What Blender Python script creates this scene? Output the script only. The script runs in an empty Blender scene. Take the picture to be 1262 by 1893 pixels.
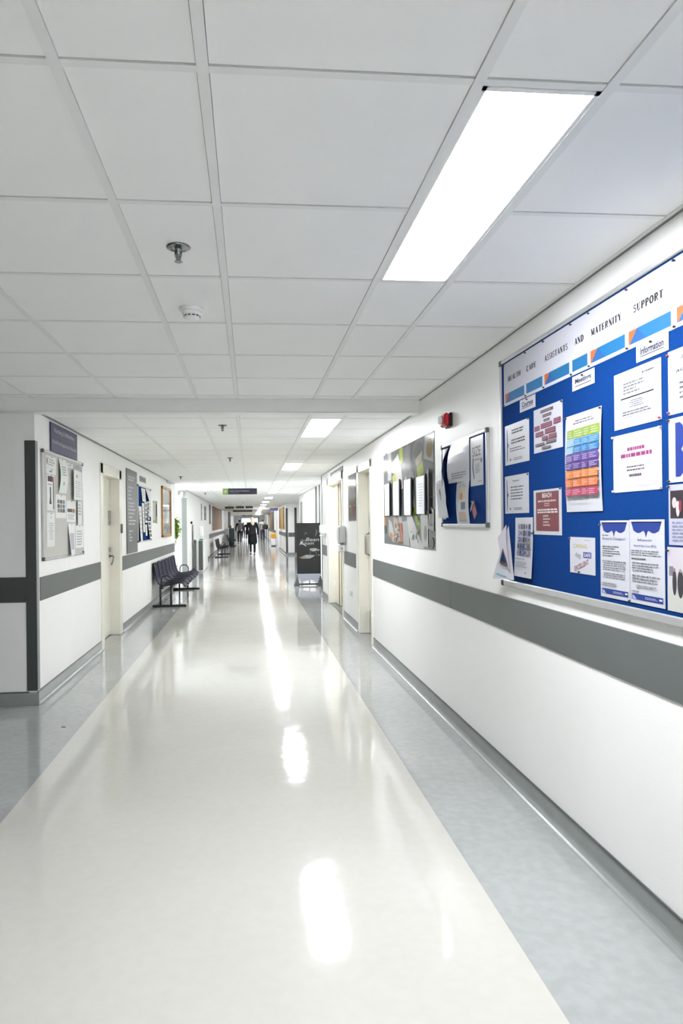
import bpy, math, random
from mathutils import Vector, Matrix

sc = bpy.context.scene
COL = sc.collection
# ------------------------------------------------------------------ camera
EYE = 1.413
YAW, ROLL = 0.0852, -0.0108
FWD = Vector((math.sin(YAW), math.cos(YAW), 0))
RGT = Vector((math.cos(YAW), -math.sin(YAW), 0))
UP = Vector((0, 0, 1))
R2 = RGT * math.cos(ROLL) + UP * math.sin(ROLL)
U2 = -RGT * math.sin(ROLL) + UP * math.cos(ROLL)
cam_data = bpy.data.cameras.new('camera')
cam = bpy.data.objects.new('camera', cam_data)
COL.objects.link(cam)
cam.matrix_world = Matrix(((R2.x, U2.x, -FWD.x, 0), (R2.y, U2.y, -FWD.y, 0), (R2.z, U2.z, -FWD.z, EYE), (0, 0, 0, 1)))
cam_data.sensor_width = 36
cam_data.lens = 1237.13 / 1893 * 36
cam_data.shift_x = (631 - 567.1) / 1893
cam_data.shift_y = (967.3 - 946.5) / 1893
cam_data.clip_start = 0.05
cam_data.clip_end = 200
sc.camera = cam
# ------------------------------------------------------------------ world, exposure
w = bpy.data.worlds.new('world')
sc.world = w
w.use_nodes = True
w.node_tree.nodes['Background'].inputs[0].default_value = (0.8, 0.9, 1, 1)
w.node_tree.nodes['Background'].inputs[1].default_value = 1.0
sc.view_settings.view_transform = 'Standard'
sc.view_settings.look = 'None'
sc.view_settings.exposure = 0.50
sc.view_settings.gamma = 1.0
sc.view_settings.use_curve_mapping = False
LAMP = 47.0          # emission of the ceiling panels
DAY = 5.5           # emission of the daylit lobby window
sc.cycles.use_denoising = True
sc.cycles.max_bounces = 10
sc.cycles.diffuse_bounces = 7
sc.cycles.glossy_bounces = 4
sc.cycles.sample_clamp_indirect = 30.0
sc.cycles.caustics_reflective = False

# ------------------------------------------------------------------ dimensions
XL, XR = -1.686, 1.392
HX = -11.0                     # unseen far side of the cross hall, pushed out to dim the left
Y_BACK = -3.0
Y_CORNER = 5.45
Y_BEAM = 5.35
C1, C2 = 2.409, 2.331
Y_END = 74.0
XA = 1.65                      # wall of the shallow alcove behind the banner
Y_ALC, Y_REC = 12.9, 22.3
XR2 = 1.62                    # right wall beyond the recess

# ------------------------------------------------------------------ materials
MATS = {}
def lin(c):
    c /= 255.0
    return c / 12.92 if c <= 0.04045 else ((c + 0.055) / 1.055) ** 2.4
def mat(name, hexc, rough=0.6, metal=0.0, spec=0.5, noise=0.0, scale=8.0, bump=0.0, bscale=60.0, coat=0.0, emit=0.0, trans=0.0, alpha=1.0):
    if name in MATS: return MATS[name]
    m = bpy.data.materials.new(name); m.use_nodes = True
    nt = m.node_tree; p = nt.nodes['Principled BSDF']
    rgb = [lin(int(hexc[i:i + 2], 16)) for i in (0, 2, 4)] + [1]
    p.inputs['Base Color'].default_value = rgb
    p.inputs['Roughness'].default_value = rough
    p.inputs['Metallic'].default_value = metal
    p.inputs['Specular IOR Level'].default_value = spec
    p.inputs['Coat Weight'].default_value = coat
    p.inputs['Transmission Weight'].default_value = trans
    p.inputs['Alpha'].default_value = alpha
    if emit:
        p.inputs['Emission Color'].default_value = rgb
        p.inputs['Emission Strength'].default_value = emit
    if noise or bump:
        tc = nt.nodes.new('ShaderNodeTexCoord')
        if noise:
            n = nt.nodes.new('ShaderNodeTexNoise'); n.inputs['Scale'].default_value = scale
            n.inputs['Detail'].default_value = 5
            nt.links.new(tc.outputs['Object'], n.inputs['Vector'])
            r = nt.nodes.new('ShaderNodeValToRGB')
            r.color_ramp.elements[0].position = 0.3; r.color_ramp.elements[1].position = 0.7
            r.color_ramp.elements[0].color = [max(0, v * (1 - noise)) for v in rgb[:3]] + [1]
            r.color_ramp.elements[1].color = [min(1, v * (1 + noise)) for v in rgb[:3]] + [1]
            nt.links.new(n.outputs['Fac'], r.inputs['Fac'])
            nt.links.new(r.outputs['Color'], p.inputs['Base Color'])
        if bump:
            n2 = nt.nodes.new('ShaderNodeTexNoise'); n2.inputs['Scale'].default_value = bscale
            n2.inputs['Detail'].default_value = 3
            nt.links.new(tc.outputs['Object'], n2.inputs['Vector'])
            b = nt.nodes.new('ShaderNodeBump'); b.inputs['Strength'].default_value = bump
            b.inputs['Distance'].default_value = 0.02
            nt.links.new(n2.outputs['Fac'], b.inputs['Height'])
            nt.links.new(b.outputs['Normal'], p.inputs['Normal'])
    MATS[name] = m
    return m
def ink(hexc, rough=0.5):
    h2 = ''.join('%02x' % int(int(hexc[q:q + 2], 16) * .80) for q in (0, 2, 4))
    return mat('ink_' + hexc + ('_%d' % int(rough * 100)), h2, rough, spec=.12 if rough < .3 else .3)
WALL = mat('white_wall_paint', 'f2f2f1', 0.45, noise=0.012, scale=2.0, bump=0.04, bscale=120)
CEIL = mat('ceiling_tile', 'f7f8f7', 0.9, noise=0.012, scale=3.0)
CEILGAP = mat('ceiling_void', '585c5a', 0.9)
CGRID = mat('ceiling_grid_white', 'eceeed', 0.5)
def floor_mat(name, hexc, noise, speck):
    m = mat(name, hexc, 0.13, spec=0.4, noise=noise, scale=1.6)
    nt = m.node_tree; p = nt.nodes['Principled BSDF']
    ramp = [n for n in nt.nodes if n.type == 'VALTORGB'][0]
    tc = [n for n in nt.nodes if n.type == 'TEX_COORD'][0]
    n = nt.nodes.new('ShaderNodeTexNoise'); n.inputs['Scale'].default_value = 22; n.inputs['Detail'].default_value = 6
    nt.links.new(tc.outputs['Object'], n.inputs['Vector'])
    mp = nt.nodes.new('ShaderNodeMapRange'); mp.inputs[1].default_value = 0.35; mp.inputs[2].default_value = 0.65
    mp.inputs[3].default_value = 1 - speck; mp.inputs[4].default_value = 1 + speck
    nt.links.new(n.outputs['Fac'], mp.inputs[0])
    mx = nt.nodes.new('ShaderNodeVectorMath'); mx.operation = 'SCALE'
    nt.links.new(ramp.outputs['Color'], mx.inputs[0]); nt.links.new(mp.outputs[0], mx.inputs['Scale'])
    nt.links.new(mx.outputs[0], p.inputs['Base Color'])
    # gentle waviness of the polished vinyl and uneven polish
    w1 = nt.nodes.new('ShaderNodeTexNoise'); w1.inputs['Scale'].default_value = 3.5; w1.inputs['Detail'].default_value = 3
    nt.links.new(tc.outputs['Object'], w1.inputs['Vector'])
    b = nt.nodes.new('ShaderNodeBump'); b.inputs['Strength'].default_value = 0.12; b.inputs['Distance'].default_value = 0.02
    nt.links.new(w1.outputs['Fac'], b.inputs['Height']); nt.links.new(b.outputs['Normal'], p.inputs['Normal'])
    r2 = nt.nodes.new('ShaderNodeMapRange'); r2.inputs[3].default_value = 0.05; r2.inputs[4].default_value = 0.11
    nt.links.new(n.outputs['Fac'], r2.inputs[0]); nt.links.new(r2.outputs[0], p.inputs['Roughness'])
    return m
FL_CREAM = floor_mat('cream_vinyl_floor', 'c6c5be', 0.02, 0.015)
FL_GREY = floor_mat('grey_vinyl_floor', 'a2a5a4', 0.04, 0.05)
COVE = mat('grey_vinyl_cove', '8f9392', 0.25, noise=0.04, scale=9)
CAPS = mat('dark_grey_capping', '55595a', 0.5)
BAND = mat('grey_protection_strip', '5f6463', 0.5, noise=0.02, scale=5)
GUARD = mat('dark_grey_corner_guard', '454948', 0.5, noise=0.02)
LGUARD = mat('mid_grey_corner_guard', '8d9190', 0.5, noise=0.02)
CREAMP = mat('cream_gloss_paint', 'e9e7dc', 0.25, noise=0.015, scale=3)
WOODE = mat('bare_timber_edge', 'a98d5c', 0.5, noise=0.1, scale=20)
ALU = mat('brushed_aluminium', 'c9cacb', 0.35, metal=0.7, noise=0.03)
STEEL = mat('stainless_steel', 'a8aaa8', 0.3, metal=0.9)
CHROME = mat('dull_chrome', '8b8f8d', 0.2, metal=1.0)
BLACKP = mat('black_plastic', '1c1d1e', 0.4)
DGREYP = mat('dark_grey_plastic', '4c4f50', 0.45)
BLUEF = mat('blue_felt', '063370', 0.95, spec=.1, noise=0.05, scale=120, bump=0.2, bscale=400)
GREYF = mat('grey_felt', 'c3c3bd', 0.95, noise=0.03, scale=120)
PAPER = mat('white_paper', 'b4b5be', 0.6, spec=.25)
PAPER_L = mat('off_white_paper', 'e2e4e2', 0.5, spec=.3)
GLOSSP = mat('laminated_paper', 'b4b6bd', 0.22, spec=.25)
PANEL = mat('glowing_light_panel', 'fbfcff', 0.5, emit=LAMP)
PANEL2 = mat('glowing_corridor_light_panel', 'fbfcff', 0.5, emit=LAMP * 0.88)
WHITEP = mat('white_plastic', 'f0f1f0', 0.35)
GREYP = mat('pale_grey_plastic', 'c3c6c6', 0.4)

# ------------------------------------------------------------------ mesh helpers
class MB:
    def __init__(s): s.v = []; s.f = []; s.m = []; s.mats = []; s.sm = []
    def mi(s, m):
        if m not in s.mats: s.mats.append(m)
        return s.mats.index(m)
    def add(s, vs, fs, m, smooth=False):
        o = len(s.v); s.v += [tuple(p) for p in vs]; k = s.mi(m)
        for f in fs: s.f.append([o + i for i in f]); s.m.append(k); s.sm.append(smooth)
    def box(s, x0, x1, y0, y1, z0, z1, m):
        x0, x1 = min(x0, x1), max(x0, x1); y0, y1 = min(y0, y1), max(y0, y1); z0, z1 = min(z0, z1), max(z0, z1)
        s.add([(x0, y0, z0), (x1, y0, z0), (x1, y1, z0), (x0, y1, z0), (x0, y0, z1), (x1, y0, z1), (x1, y1, z1), (x0, y1, z1)],
              [(0, 3, 2, 1), (4, 5, 6, 7), (0, 1, 5, 4), (1, 2, 6, 5), (2, 3, 7, 6), (3, 0, 4, 7)], m)
    def bbox(s, x0, x1, y0, y1, z0, z1, m, b=0.004):
        """box with chamfered edges"""
        c = Vector(((x0 + x1) / 2, (y0 + y1) / 2, (z0 + z1) / 2)); h = Vector((abs(x1 - x0) / 2, abs(y1 - y0) / 2, abs(z1 - z0) / 2))
        b = min(b, h.x * .9, h.y * .9, h.z * .9); vs = []; idx = {}
        for sx in (-1, 1):
            for sy in (-1, 1):
                for sz in (-1, 1):
                    for ax in range(3):
                        p = [sx * (h.x - b), sy * (h.y - b), sz * (h.z - b)]
                        p[ax] += (sx, sy, sz)[ax] * b
                        idx[(sx, sy, sz, ax)] = len(vs); vs.append(c + Vector(p))
        fs = []
        for ax in range(3):
            a1, a2 = [(1, 2), (2, 0), (0, 1)][ax]
            for sg in (-1, 1):
                q = []
                for s1, s2 in ((-1, -1), (1, -1), (1, 1), (-1, 1)):
                    t = [0, 0, 0]; t[ax] = sg; t[a1] = s1; t[a2] = s2; q.append(idx[(*t, ax)])
                fs.append(q if sg > 0 else q[::-1])
                for s1 in (-1, 1):   # edge faces between ax and a1
                    ta = [0, 0, 0]; ta[ax] = sg; ta[a1] = s1
                    tb = ta[:]; ta[a2] = -1; tb[a2] = 1
                    q = [idx[(*ta, ax)], idx[(*tb, ax)], idx[(*tb, a1)], idx[(*ta, a1)]]
                    fs.append(q[::-1] if sg * s1 > 0 else q)
        for sx in (-1, 1):
            for sy in (-1, 1):
                for sz in (-1, 1):
                    q = [idx[(sx, sy, sz, a)] for a in range(3)]
                    fs.append(q if sx * sy * sz > 0 else q[::-1])
        s.add(vs, fs, m)
    def tube(s, path, r, m, n=8, closed=False, caps=True):
        P = [Vector(p) for p in path]; N = len(P); rings = []; prev = None
        rr = r if isinstance(r, (list, tuple)) else [r] * N
        for i in range(N):
            if closed: t = (P[(i + 1) % N] - P[i - 1]).normalized()
            else: t = (P[min(i + 1, N - 1)] - P[max(i - 1, 0)]).normalized()
            if prev is None:
                a = t.cross(Vector((0, 0, 1)))
                if a.length < 1e-3: a = t.cross(Vector((1, 0, 0)))
                a.normalize()
            else:
                a = prev - t * prev.dot(t); a.normalize()
            prev = a; b = t.cross(a)
            rings.append([P[i] + (a * math.cos(2 * math.pi * k / n) + b * math.sin(2 * math.pi * k / n)) * rr[i] for k in range(n)])
        vs = [p for ring in rings for p in ring]; fs = []
        for i in range(N if closed else N - 1):
            j = (i + 1) % N
            for k in range(n):
                fs.append((i * n + k, i * n + (k + 1) % n, j * n + (k + 1) % n, j * n + k))
        if caps and not closed: fs += [tuple(range(n))[::-1], tuple((N - 1) * n + k for k in range(n))]
        s.add(vs, fs, m, True)
    def lathe(s, prof, c, m, n=24, axis='z', sx=1, sy=1):
        """prof: list of (r, h)"""
        vs = []; fs = []; N = len(prof)
        for r, h in prof:
            for k in range(n):
                a = 2 * math.pi * k / n
                p = (r * math.cos(a) * sx, r * math.sin(a) * sy, h)
                if axis == 'x': p = (p[2], p[0], p[1])
                if axis == 'y': p = (p[1], p[2], p[0])
                vs.append((c[0] + p[0], c[1] + p[1], c[2] + p[2]))
        for i in range(N - 1):
            for k in range(n):
                fs.append((i * n + k, i * n + (k + 1) % n, (i + 1) * n + (k + 1) % n, (i + 1) * n + k))
        fs.append(tuple(range(n))[::-1]); fs.append(tuple((N - 1) * n + k for k in range(n)))
        s.add(vs, fs, m, True)
    def extrude_y(s, prof, y0, y1, m, smooth=False):
        """prof: closed (x, z) outline run along Y"""
        n = len(prof); vs = [(x, y0, z) for x, z in prof] + [(x, y1, z) for x, z in prof]
        fs = [(k, (k + 1) % n, n + (k + 1) % n, n + k) for k in range(n)] + [tuple(range(n))[::-1], tuple(range(n, 2 * n))]
        s.add(vs, fs, m, smooth)
    def build(s, name, parent=None, origin=None):
        me = bpy.data.meshes.new(name)
        base = wloc(parent) if parent else None
        if parent is None:
            xs = [v[0] for v in s.v]; ys = [v[1] for v in s.v]; zs = [v[2] for v in s.v]
            base = Vector(origin) if origin else Vector(((min(xs) + max(xs)) / 2, (min(ys) + max(ys)) / 2, min(zs)))
        me.from_pydata([tuple(Vector(v) - base) for v in s.v], [], s.f)
        for m in s.mats: me.materials.append(m)
        me.polygons.foreach_set('material_index', s.m)
        me.polygons.foreach_set('use_smooth', s.sm)
        me.update()
        o = bpy.data.objects.new(name, me); COL.objects.link(o)
        if parent: o.parent = parent
        else: o.location = base
        return o
def wloc(o):
    p = Vector((0, 0, 0))
    while o is not None: p += Vector(o.location); o = o.parent
    return p
def tag(o, label=None, cat=None, group=None, kind=None):
    if label: o['label'] = label
    if cat: o['category'] = cat
    if group: o['group'] = group
    if kind: o['kind'] = kind
    return o
def thing(name, loc, label, cat, group=None, kind=None):
    o = bpy.data.objects.new(name, None); COL.objects.link(o); o.location = loc; o.empty_display_size = 0.1
    return tag(o, label, cat, group, kind)
def struct(mb, name, label=None, parent=None):
    o = mb.build(name, parent)
    if parent is None: o['kind'] = 'structure'
    if label: o['label'] = label
    return o
def copy_tree(o, parent=None):
    c = o.copy(); COL.objects.link(c)
    if parent: c.parent = parent
    for ch in list(o.children): copy_tree(ch, c)
    return c

# ------------------------------------------------------------------ printed sheets
FONT_CACHE = {}
def text_geo(txt, bold=0.0, res=2):
    key = (txt, bold, res)
    if key in FONT_CACHE: return FONT_CACHE[key]
    cu = bpy.data.curves.new('t', 'FONT'); cu.body = txt; cu.size = 1; cu.offset = bold; cu.resolution_u = res
    ob = bpy.data.objects.new('t', cu); COL.objects.link(ob)
    bpy.context.view_layer.update()
    dg = bpy.context.evaluated_depsgraph_get()
    me = ob.evaluated_get(dg).to_mesh()
    vs = [(v.co.x, v.co.y) for v in me.vertices]; fs = [tuple(p.vertices) for p in me.polygons]
    ob.evaluated_get(dg).to_mesh_clear()
    bpy.data.objects.remove(ob); bpy.data.curves.remove(cu)
    x0 = min(v[0] for v in vs); x1 = max(v[0] for v in vs); y0 = min(v[1] for v in vs); y1 = max(v[1] for v in vs)
    vs = [((x - x0) / (x1 - x0), (y - y0) / (y1 - y0)) for x, y in vs]
    FONT_CACHE[key] = (vs, fs)
    return FONT_CACHE[key]
def slab_word(txt):
    """heavy slab-serif capitals built from strokes; returns verts (unit box) and faces"""
    polys = []; x = 0.0
    def bar(x0, y0, x1, y1, w_):
        dx, dy = x1 - x0, y1 - y0; L = math.hypot(dx, dy) or 1; nx, ny = -dy / L * w_ / 2, dx / L * w_ / 2
        polys.append([(x + x0 + nx, y0 + ny), (x + x1 + nx, y1 + ny), (x + x1 - nx, y1 - ny), (x + x0 - nx, y0 - ny)])
    def serif(cx, y, w_=.2): bar(cx - w_ / 2 - .03, y, cx + w_ / 2 + .03, y, .09)
    def arc(cx, cy, rx, ry, a0, a1, w0, w1=None, n=10):
        w1 = w1 or w0
        for k in range(n):
            a, b = math.radians(a0 + (a1 - a0) * k / n), math.radians(a0 + (a1 - a0) * (k + 1.15) / n)
            m_ = abs(math.cos((a + b) / 2)); ww = w0 + (w1 - w0) * m_
            bar(cx + rx * math.cos(a), cy + ry * math.sin(a), cx + rx * math.cos(b), cy + ry * math.sin(b), ww)
    V_, H_ = .29, .15
    def vst(cx, y0=.0, y1=1.0, s0=True, s1=True):
        bar(cx, y0, cx, y1, V_)
        if s0: serif(cx, y0 + .045)
        if s1: serif(cx, y1 - .045)
    for ch in txt:
        if ch == 'H': vst(.18); vst(.68); bar(.18, .5, .68, .5, H_); adv = .86
        elif ch == 'I': vst(.18); adv = .36
        elif ch == 'E': vst(.18); bar(.1, .955, .62, .955, .09); bar(.1, .045, .66, .045, .09); bar(.18, .5, .5, .5, H_); bar(.62, .78, .62, .98, .07); bar(.66, .02, .66, .24, .07); bar(.5, .38, .5, .62, .06); adv = .76
        elif ch == 'L': vst(.18, s0=False); bar(.06, .045, .62, .045, .09); bar(.62, .02, .62, .28, .07); adv = .72
        elif ch == 'T': vst(.38, s1=False); bar(.04, .955, .72, .955, .09); bar(.06, .74, .06, .98, .07); bar(.70, .74, .70, .98, .07); adv = .78
        elif ch == 'A': bar(.14, .03, .42, .98, .08); bar(.42, .98, .70, .03, V_); bar(.22, .33, .6, .33, H_); serif(.13, .045, .14); serif(.70, .045, .16); adv = .86
        elif ch == 'N': bar(.14, 0, .14, 1, .09); bar(.14, .98, .68, .02, V_); bar(.68, 0, .68, 1, .09); serif(.14, .045, .14); serif(.12, .955, .14); serif(.68, .955, .14); adv = .84
        elif ch == 'M': bar(.14, 0, .14, 1, .09); bar(.14, .98, .46, .1, V_); bar(.46, .1, .78, .98, .08); bar(.78, 0, .78, 1, V_); serif(.14, .045, .14); serif(.78, .045); serif(.12, .955, .12); serif(.80, .955, .14); adv = .97
        elif ch == 'Y': bar(.12, .98, .38, .48, V_); bar(.64, .98, .38, .48, .08); vst(.38, 0, .5, True, False); serif(.12, .955, .14); serif(.64, .955, .12); adv = .78
        elif ch == 'U': bar(.18, .3, .18, 1, V_); bar(.62, .3, .62, 1, .09); arc(.4, .3, .22, .25, 180, 360, H_, .13); serif(.18, .955); serif(.62, .955, .14); adv = .82
        elif ch == 'O': arc(.42, .5, .3, .45, 0, 360, H_, V_, 18); adv = .86
        elif ch == 'C': arc(.42, .5, .3, .45, 55, 310, H_, V_, 14); bar(.62, .70, .62, .98, .07); adv = .80
        elif ch == 'D': vst(.18); arc(.3, .5, .38, .455, -90, 90, H_, V_, 12); bar(.18, .955, .32, .955, .09); bar(.18, .045, .32, .045, .09); adv = .82
        elif ch in 'PR':
            vst(.18); arc(.36, .72, .26, .235, -90, 90, H_, V_ * .9, 10); bar(.18, .955, .38, .955, .09); bar(.18, .485, .38, .485, .08); adv = .74
            if ch == 'R': bar(.38, .48, .66, .05, .14); serif(.68, .045, .1); adv = .84
        elif ch == 'S': arc(.34, .74, .22, .21, 40, 270, H_, .14, 10); arc(.36, .27, .24, .225, 90, -140, H_, .15, 10); bar(.56, .72, .56, .98, .06); bar(.11, .02, .11, .28, .06); adv = .68
        else: adv = .4
        x += adv + .10
    x1 = max(p[0] for q in polys for p in q); x0 = min(p[0] for q in polys for p in q)
    vs = []; fs = []
    for q in polys:
        ar = sum(q[i][0] * q[(i + 1) % 4][1] - q[(i + 1) % 4][0] * q[i][1] for i in range(4))
        if ar < 0: q = q[::-1]
        fs.append(tuple(range(len(vs), len(vs) + 4))); vs += [((p[0] - x0) / (x1 - x0), p[1]) for p in q]
    return vs, fs
class Sheet:
    """flat printed thing on a surface. u goes right, v goes down (0..1 each) as seen by a reader."""
    def __init__(s, o, du, dv, nrm, w, h, base=PAPER, thick=0.0006, bend=None, lift=0.0, step=0.00012):
        s.step = step; s.o = Vector(o); s.du = Vector(du); s.dv = Vector(dv); s.n = Vector(nrm); s.w = w; s.h = h
        s.mb = MB(); s.k = 0; s.bend = bend; s.lift = lift; s.thick = thick
        if base: s.base(base)
    def P(s, u, v, n):
        b = s.bend(u, v) if s.bend else 0
        return s.o + s.du * (u * s.w) + s.dv * (v * s.h) + s.n * (n + b + s.lift)
    def base(s, m):
        NU = NV = 6 if s.bend else 1
        t = s.thick; top = []; bot = []
        vs = []; fs = []
        for j in range(NV + 1):
            for i in range(NU + 1): vs.append(s.P(i / NU, j / NV, t))
        off = len(vs)
        for j in range(NV + 1):
            for i in range(NU + 1): vs.append(s.P(i / NU, j / NV, 0.0))
        W = NU + 1
        for j in range(NV):
            for i in range(NU):
                a = j * W + i
                fs.append((a, a + W, a + W + 1, a + 1)); fs.append((off + a, off + a + 1, off + a + W + 1, off + a + W))
        for i in range(NU):
            fs.append((i, i + 1, off + i + 1, off + i)); a = NV * W + i; fs.append((a + 1, a, off + a, off + a + 1))
        for j in range(NV):
            a = j * W; fs.append((a + W, a, off + a, off + a + W)); a = j * W + NU; fs.append((a, a + W, off + a + W, off + a))
        s.mb.add(vs, fs, m)
    def lay(s): s.k += 1; return s.thick + 0.00025 * min(s.k, 1) + s.step * s.k
    def rect(s, u0, v0, u1, v1, m, same=False):
        n = s.thick + 0.0003 + s.step * s.k if same else s.lay() + 0.00005
        NU = max(1, int(abs(u1 - u0) * 6)) if s.bend else 1; NV = max(1, int(abs(v1 - v0) * 6)) if s.bend else 1
        vs = [s.P(u0 + (u1 - u0) * i / NU, v0 + (v1 - v0) * j / NV, n) for j in range(NV + 1) for i in range(NU + 1)]
        fs = [(j * (NU + 1) + i, (j + 1) * (NU + 1) + i, (j + 1) * (NU + 1) + i + 1, j * (NU + 1) + i + 1) for j in range(NV) for i in range(NU)]
        s.mb.add(vs, fs, m)
    def poly(s, pts, m):
        n = s.lay(); s.mb.add([s.P(u, v, n) for u, v in pts], [tuple(range(len(pts)))[::-1]], m)
    def ell(s, u, v, ru, rv, m, rot=0, n=20):
        a = s.w / s.h; pts = []
        for k in range(n):
            t = 2 * math.pi * k / n; x, y = ru * math.cos(t), rv * math.sin(t)
            pts.append((u + x * math.cos(rot) - y * math.sin(rot) / a, v + x * math.sin(rot) * a + y * math.cos(rot)))
        s.poly(pts, m)
    def text(s, txt, u0, v0, u1, v1, m, bold=0.0, shear=0.0, rot=0.0, res=2, slab=False):
        """text stretched to fill the box u0..u1 x v0..v1"""
        vs, fs = slab_word(txt) if slab else text_geo(txt, bold, res); n = s.lay()
        out = []; cu, cv = (u0 + u1) / 2, (v0 + v1) / 2
        for x, y in vs:
            uu = (u0 + (u1 - u0) * x - cu) * s.w + shear * (y - .5) * (v1 - v0) * s.h
            vv = (v1 - (v1 - v0) * y - cv) * s.h
            c, q = math.cos(rot), math.sin(rot)
            out.append(s.P(cu + (uu * c - vv * q) / s.w, cv + (uu * q + vv * c) / s.h, n))
        s.mb.add(out, fs, m)
    def lines(s, u0, v0, u1, v1, n, m, seed=0, fill=0.42, ragged=0.3, center=False):
        """small print: n lines of word-length strokes"""
        rnd = random.Random(seed); s.k += 1; pitch = (v1 - v0) / n; s.k += 1
        for i in range(n):
            L = (u1 - u0) * (1 - ragged * rnd.random()); a = u0 if not center else (u0 + u1 - L) / 2; e = a + L
            while a < e - 0.01:
                wd = min((0.03 + 0.09 * rnd.random()) * (u1 - u0) * 1.4, e - a)
                s.rect(a, v0 + pitch * (i + .5 - fill / 2), a + wd, v0 + pitch * (i + .5 + fill / 2), m, same=True)
                a += wd + 0.018 * (u1 - u0) * 1.4
    def build(s, name, label=None, cat=None, group=None, parent=None):
        o = s.mb.build(name, parent)
        return tag(o, label, cat, group)
RN = (Vector((0, -1, 0)), Vector((0, 0, -1)), Vector((-1, 0, 0)))
LN = (Vector((0, 1, 0)), Vector((0, 0, -1)), Vector((1, 0, 0)))
FN = (Vector((1, 0, 0)), Vector((0, 0, -1)), Vector((0, -1, 0)))
def rsheet(y0, y1, z0, z1, x=XR, **k):      # y0 far end (reader's left), y1 near end
    return Sheet((x, y0, z1), *RN, y0 - y1, z1 - z0, **k)
def lsheet(y0, y1, z0, z1, x=XL, **k):      # y0 near end (reader's left), y1 far end
    return Sheet((x, y0, z1), *LN, y1 - y0, z1 - z0, **k)
def fsheet(x0, x1, z0, z1, y, **k):
    return Sheet((x0, y, z1), *FN, x1 - x0, z1 - z0, **k)
K_ = ink('1b1c20'); GY = ink('62656c'); LG = ink('85888f'); NAVY = ink('232c86'); WH = ink('f3f3f3')
RED = ink('c9424f'); ORG = ink('e0703a'); CYAN = ink('1677b4'); BLU = ink('1f4f9c')
def pins(o, pts, col='202124', r=0.0042, nrm=(-1, 0, 0)):
    for p in pts:
        mb = MB(); n = Vector(nrm); p = Vector(p)
        mb.tube([p, p + n * 0.004, p + n * 0.0042, p + n * 0.008], [r * .6, r * .6, r, r], mat('pin_' + col, col, 0.3), n=10)
        mb.build('push_pin', o)

# ================================================================== STRUCTURE
# floor
mb = MB()
S1, S2, YF = -1.197, 0.880, 12.9
def fq(x0, x1, y0, y1, m, z=0.0): mb.add([(x0, y0, z), (x1, y0, z), (x1, y1, z), (x0, y1, z)], [(0, 1, 2, 3)], m)
fq(HX, S1, Y_BACK, Y_CORNER, FL_GREY); fq(S1, S2, Y_BACK, YF, FL_CREAM); fq(S2, XR + .15, Y_BACK, YF, FL_GREY)
fq(XL - .15, S1, Y_CORNER, YF, FL_GREY)
fq(XR + .15, 3.6, 7.0, YF, FL_GREY); fq(HX, XL - .15, Y_CORNER, 9.2, FL_GREY)
fq(HX, S1, YF, Y_END + 4, FL_GREY); fq(S1, S2, YF, Y_END + 4, FL_CREAM); fq(S2, 3.6, YF, Y_END + 4, FL_GREY)
mb.box(HX, 3.6, Y_BACK, Y_END + 4, -0.1, -0.004, mat('screed', '777777', 0.9))
struct(mb, 'floor', 'polished cream vinyl floor with grey margins')
mb = MB(); mb.box(S1, S2, YF - .006, YF + .006, 0.0002, 0.0012, mat('floor_weld', 'a5a49a', 0.4))
struct(mb, 'trim_1', 'thin welded seam across the floor')
# ceilings
def tiled(name, xs, ys, z, grid_name, xlim, ylim):
    """tiles between grid lines xs, ys; longitudinal bars stand a little proud, cross bars flush with a shadow gap on their near side"""
    t = MB(); g = MB(); bw = 0.026; cw = 0.022
    t.box(xlim[0], xlim[1], ylim[0], ylim[1], z + 0.03, z + 0.1, CEILGAP)
    X = [xlim[0]] + [x for x in xs if xlim[0] < x < xlim[1]] + [xlim[1]]
    Yy = [ylim[0]] + [y for y in ys if ylim[0] < y < ylim[1]] + [ylim[1]]
    for i in range(len(X) - 1):
        for j in range(len(Yy) - 1):
            x0 = X[i] + (bw / 2 if i else 0); x1 = X[i + 1] - (bw / 2 if i < len(X) - 2 else 0)
            y0 = Yy[j] + (cw / 2 if j else 0); y1 = Yy[j + 1] - (cw / 2 + .008 if j < len(Yy) - 2 else 0)
            if any(abs((x0 + x1) / 2 - l[0]) < .12 and l[1] < (y0 + y1) / 2 < l[2] for l in LIGHTS): continue
            t.box(x0 + .0015, x1 - .0015, y0, y1, z, z + 0.012, CEIL)
    for x in X[1:-1]: g.box(x - bw / 2, x + bw / 2, ylim[0], ylim[1], z - 0.004, z + 0.03, CGRID)
    for y in Yy[1:-1]:
        for i in range(len(X) - 1):
            if any(X[i] + .01 > l[0] - .16 and X[i + 1] - .01 < l[0] + .16 and l[1] + .05 < y < l[2] - .05 for l in LIGHTS): continue
            g.box(X[i] + bw / 2 * (i > 0), X[i + 1] - bw / 2, y - cw / 2, y + cw / 2, z - 0.0005, z + 0.03, CGRID)
    struct(t, name); struct(g, grid_name, 'white suspended ceiling grid')
XC_ = 0.683
LIGHTS = []
T = 0.624
for k in range(16):
    y0 = 1.478 + 7 * T * k
    if y0 > Y_END - 5: break
    LIGHTS.append((XC_, y0, y0 + 2 * T))
LIGHTS.append((XC_, 1.478 - 7 * T, 1.478 - 5 * T))
bars = [-0.407 - 0.628 * k for k in range(10)][::-1] + [-0.0917, 0.528, 0.838]
rows = [1.478 + T * k for k in range(-9, 130)]
YLOB0, YLOB1, XLOB = 15.2, 18.15, -4.3
tiled('ceiling', bars, rows, C1, 'trim_2', (HX, XR + .01), (Y_BACK, Y_BEAM))
tiled('ceiling', bars, rows, C2, 'trim_3', (XL - .01, XR + .01), (Y_BEAM + .15, Y_ALC))
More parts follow.
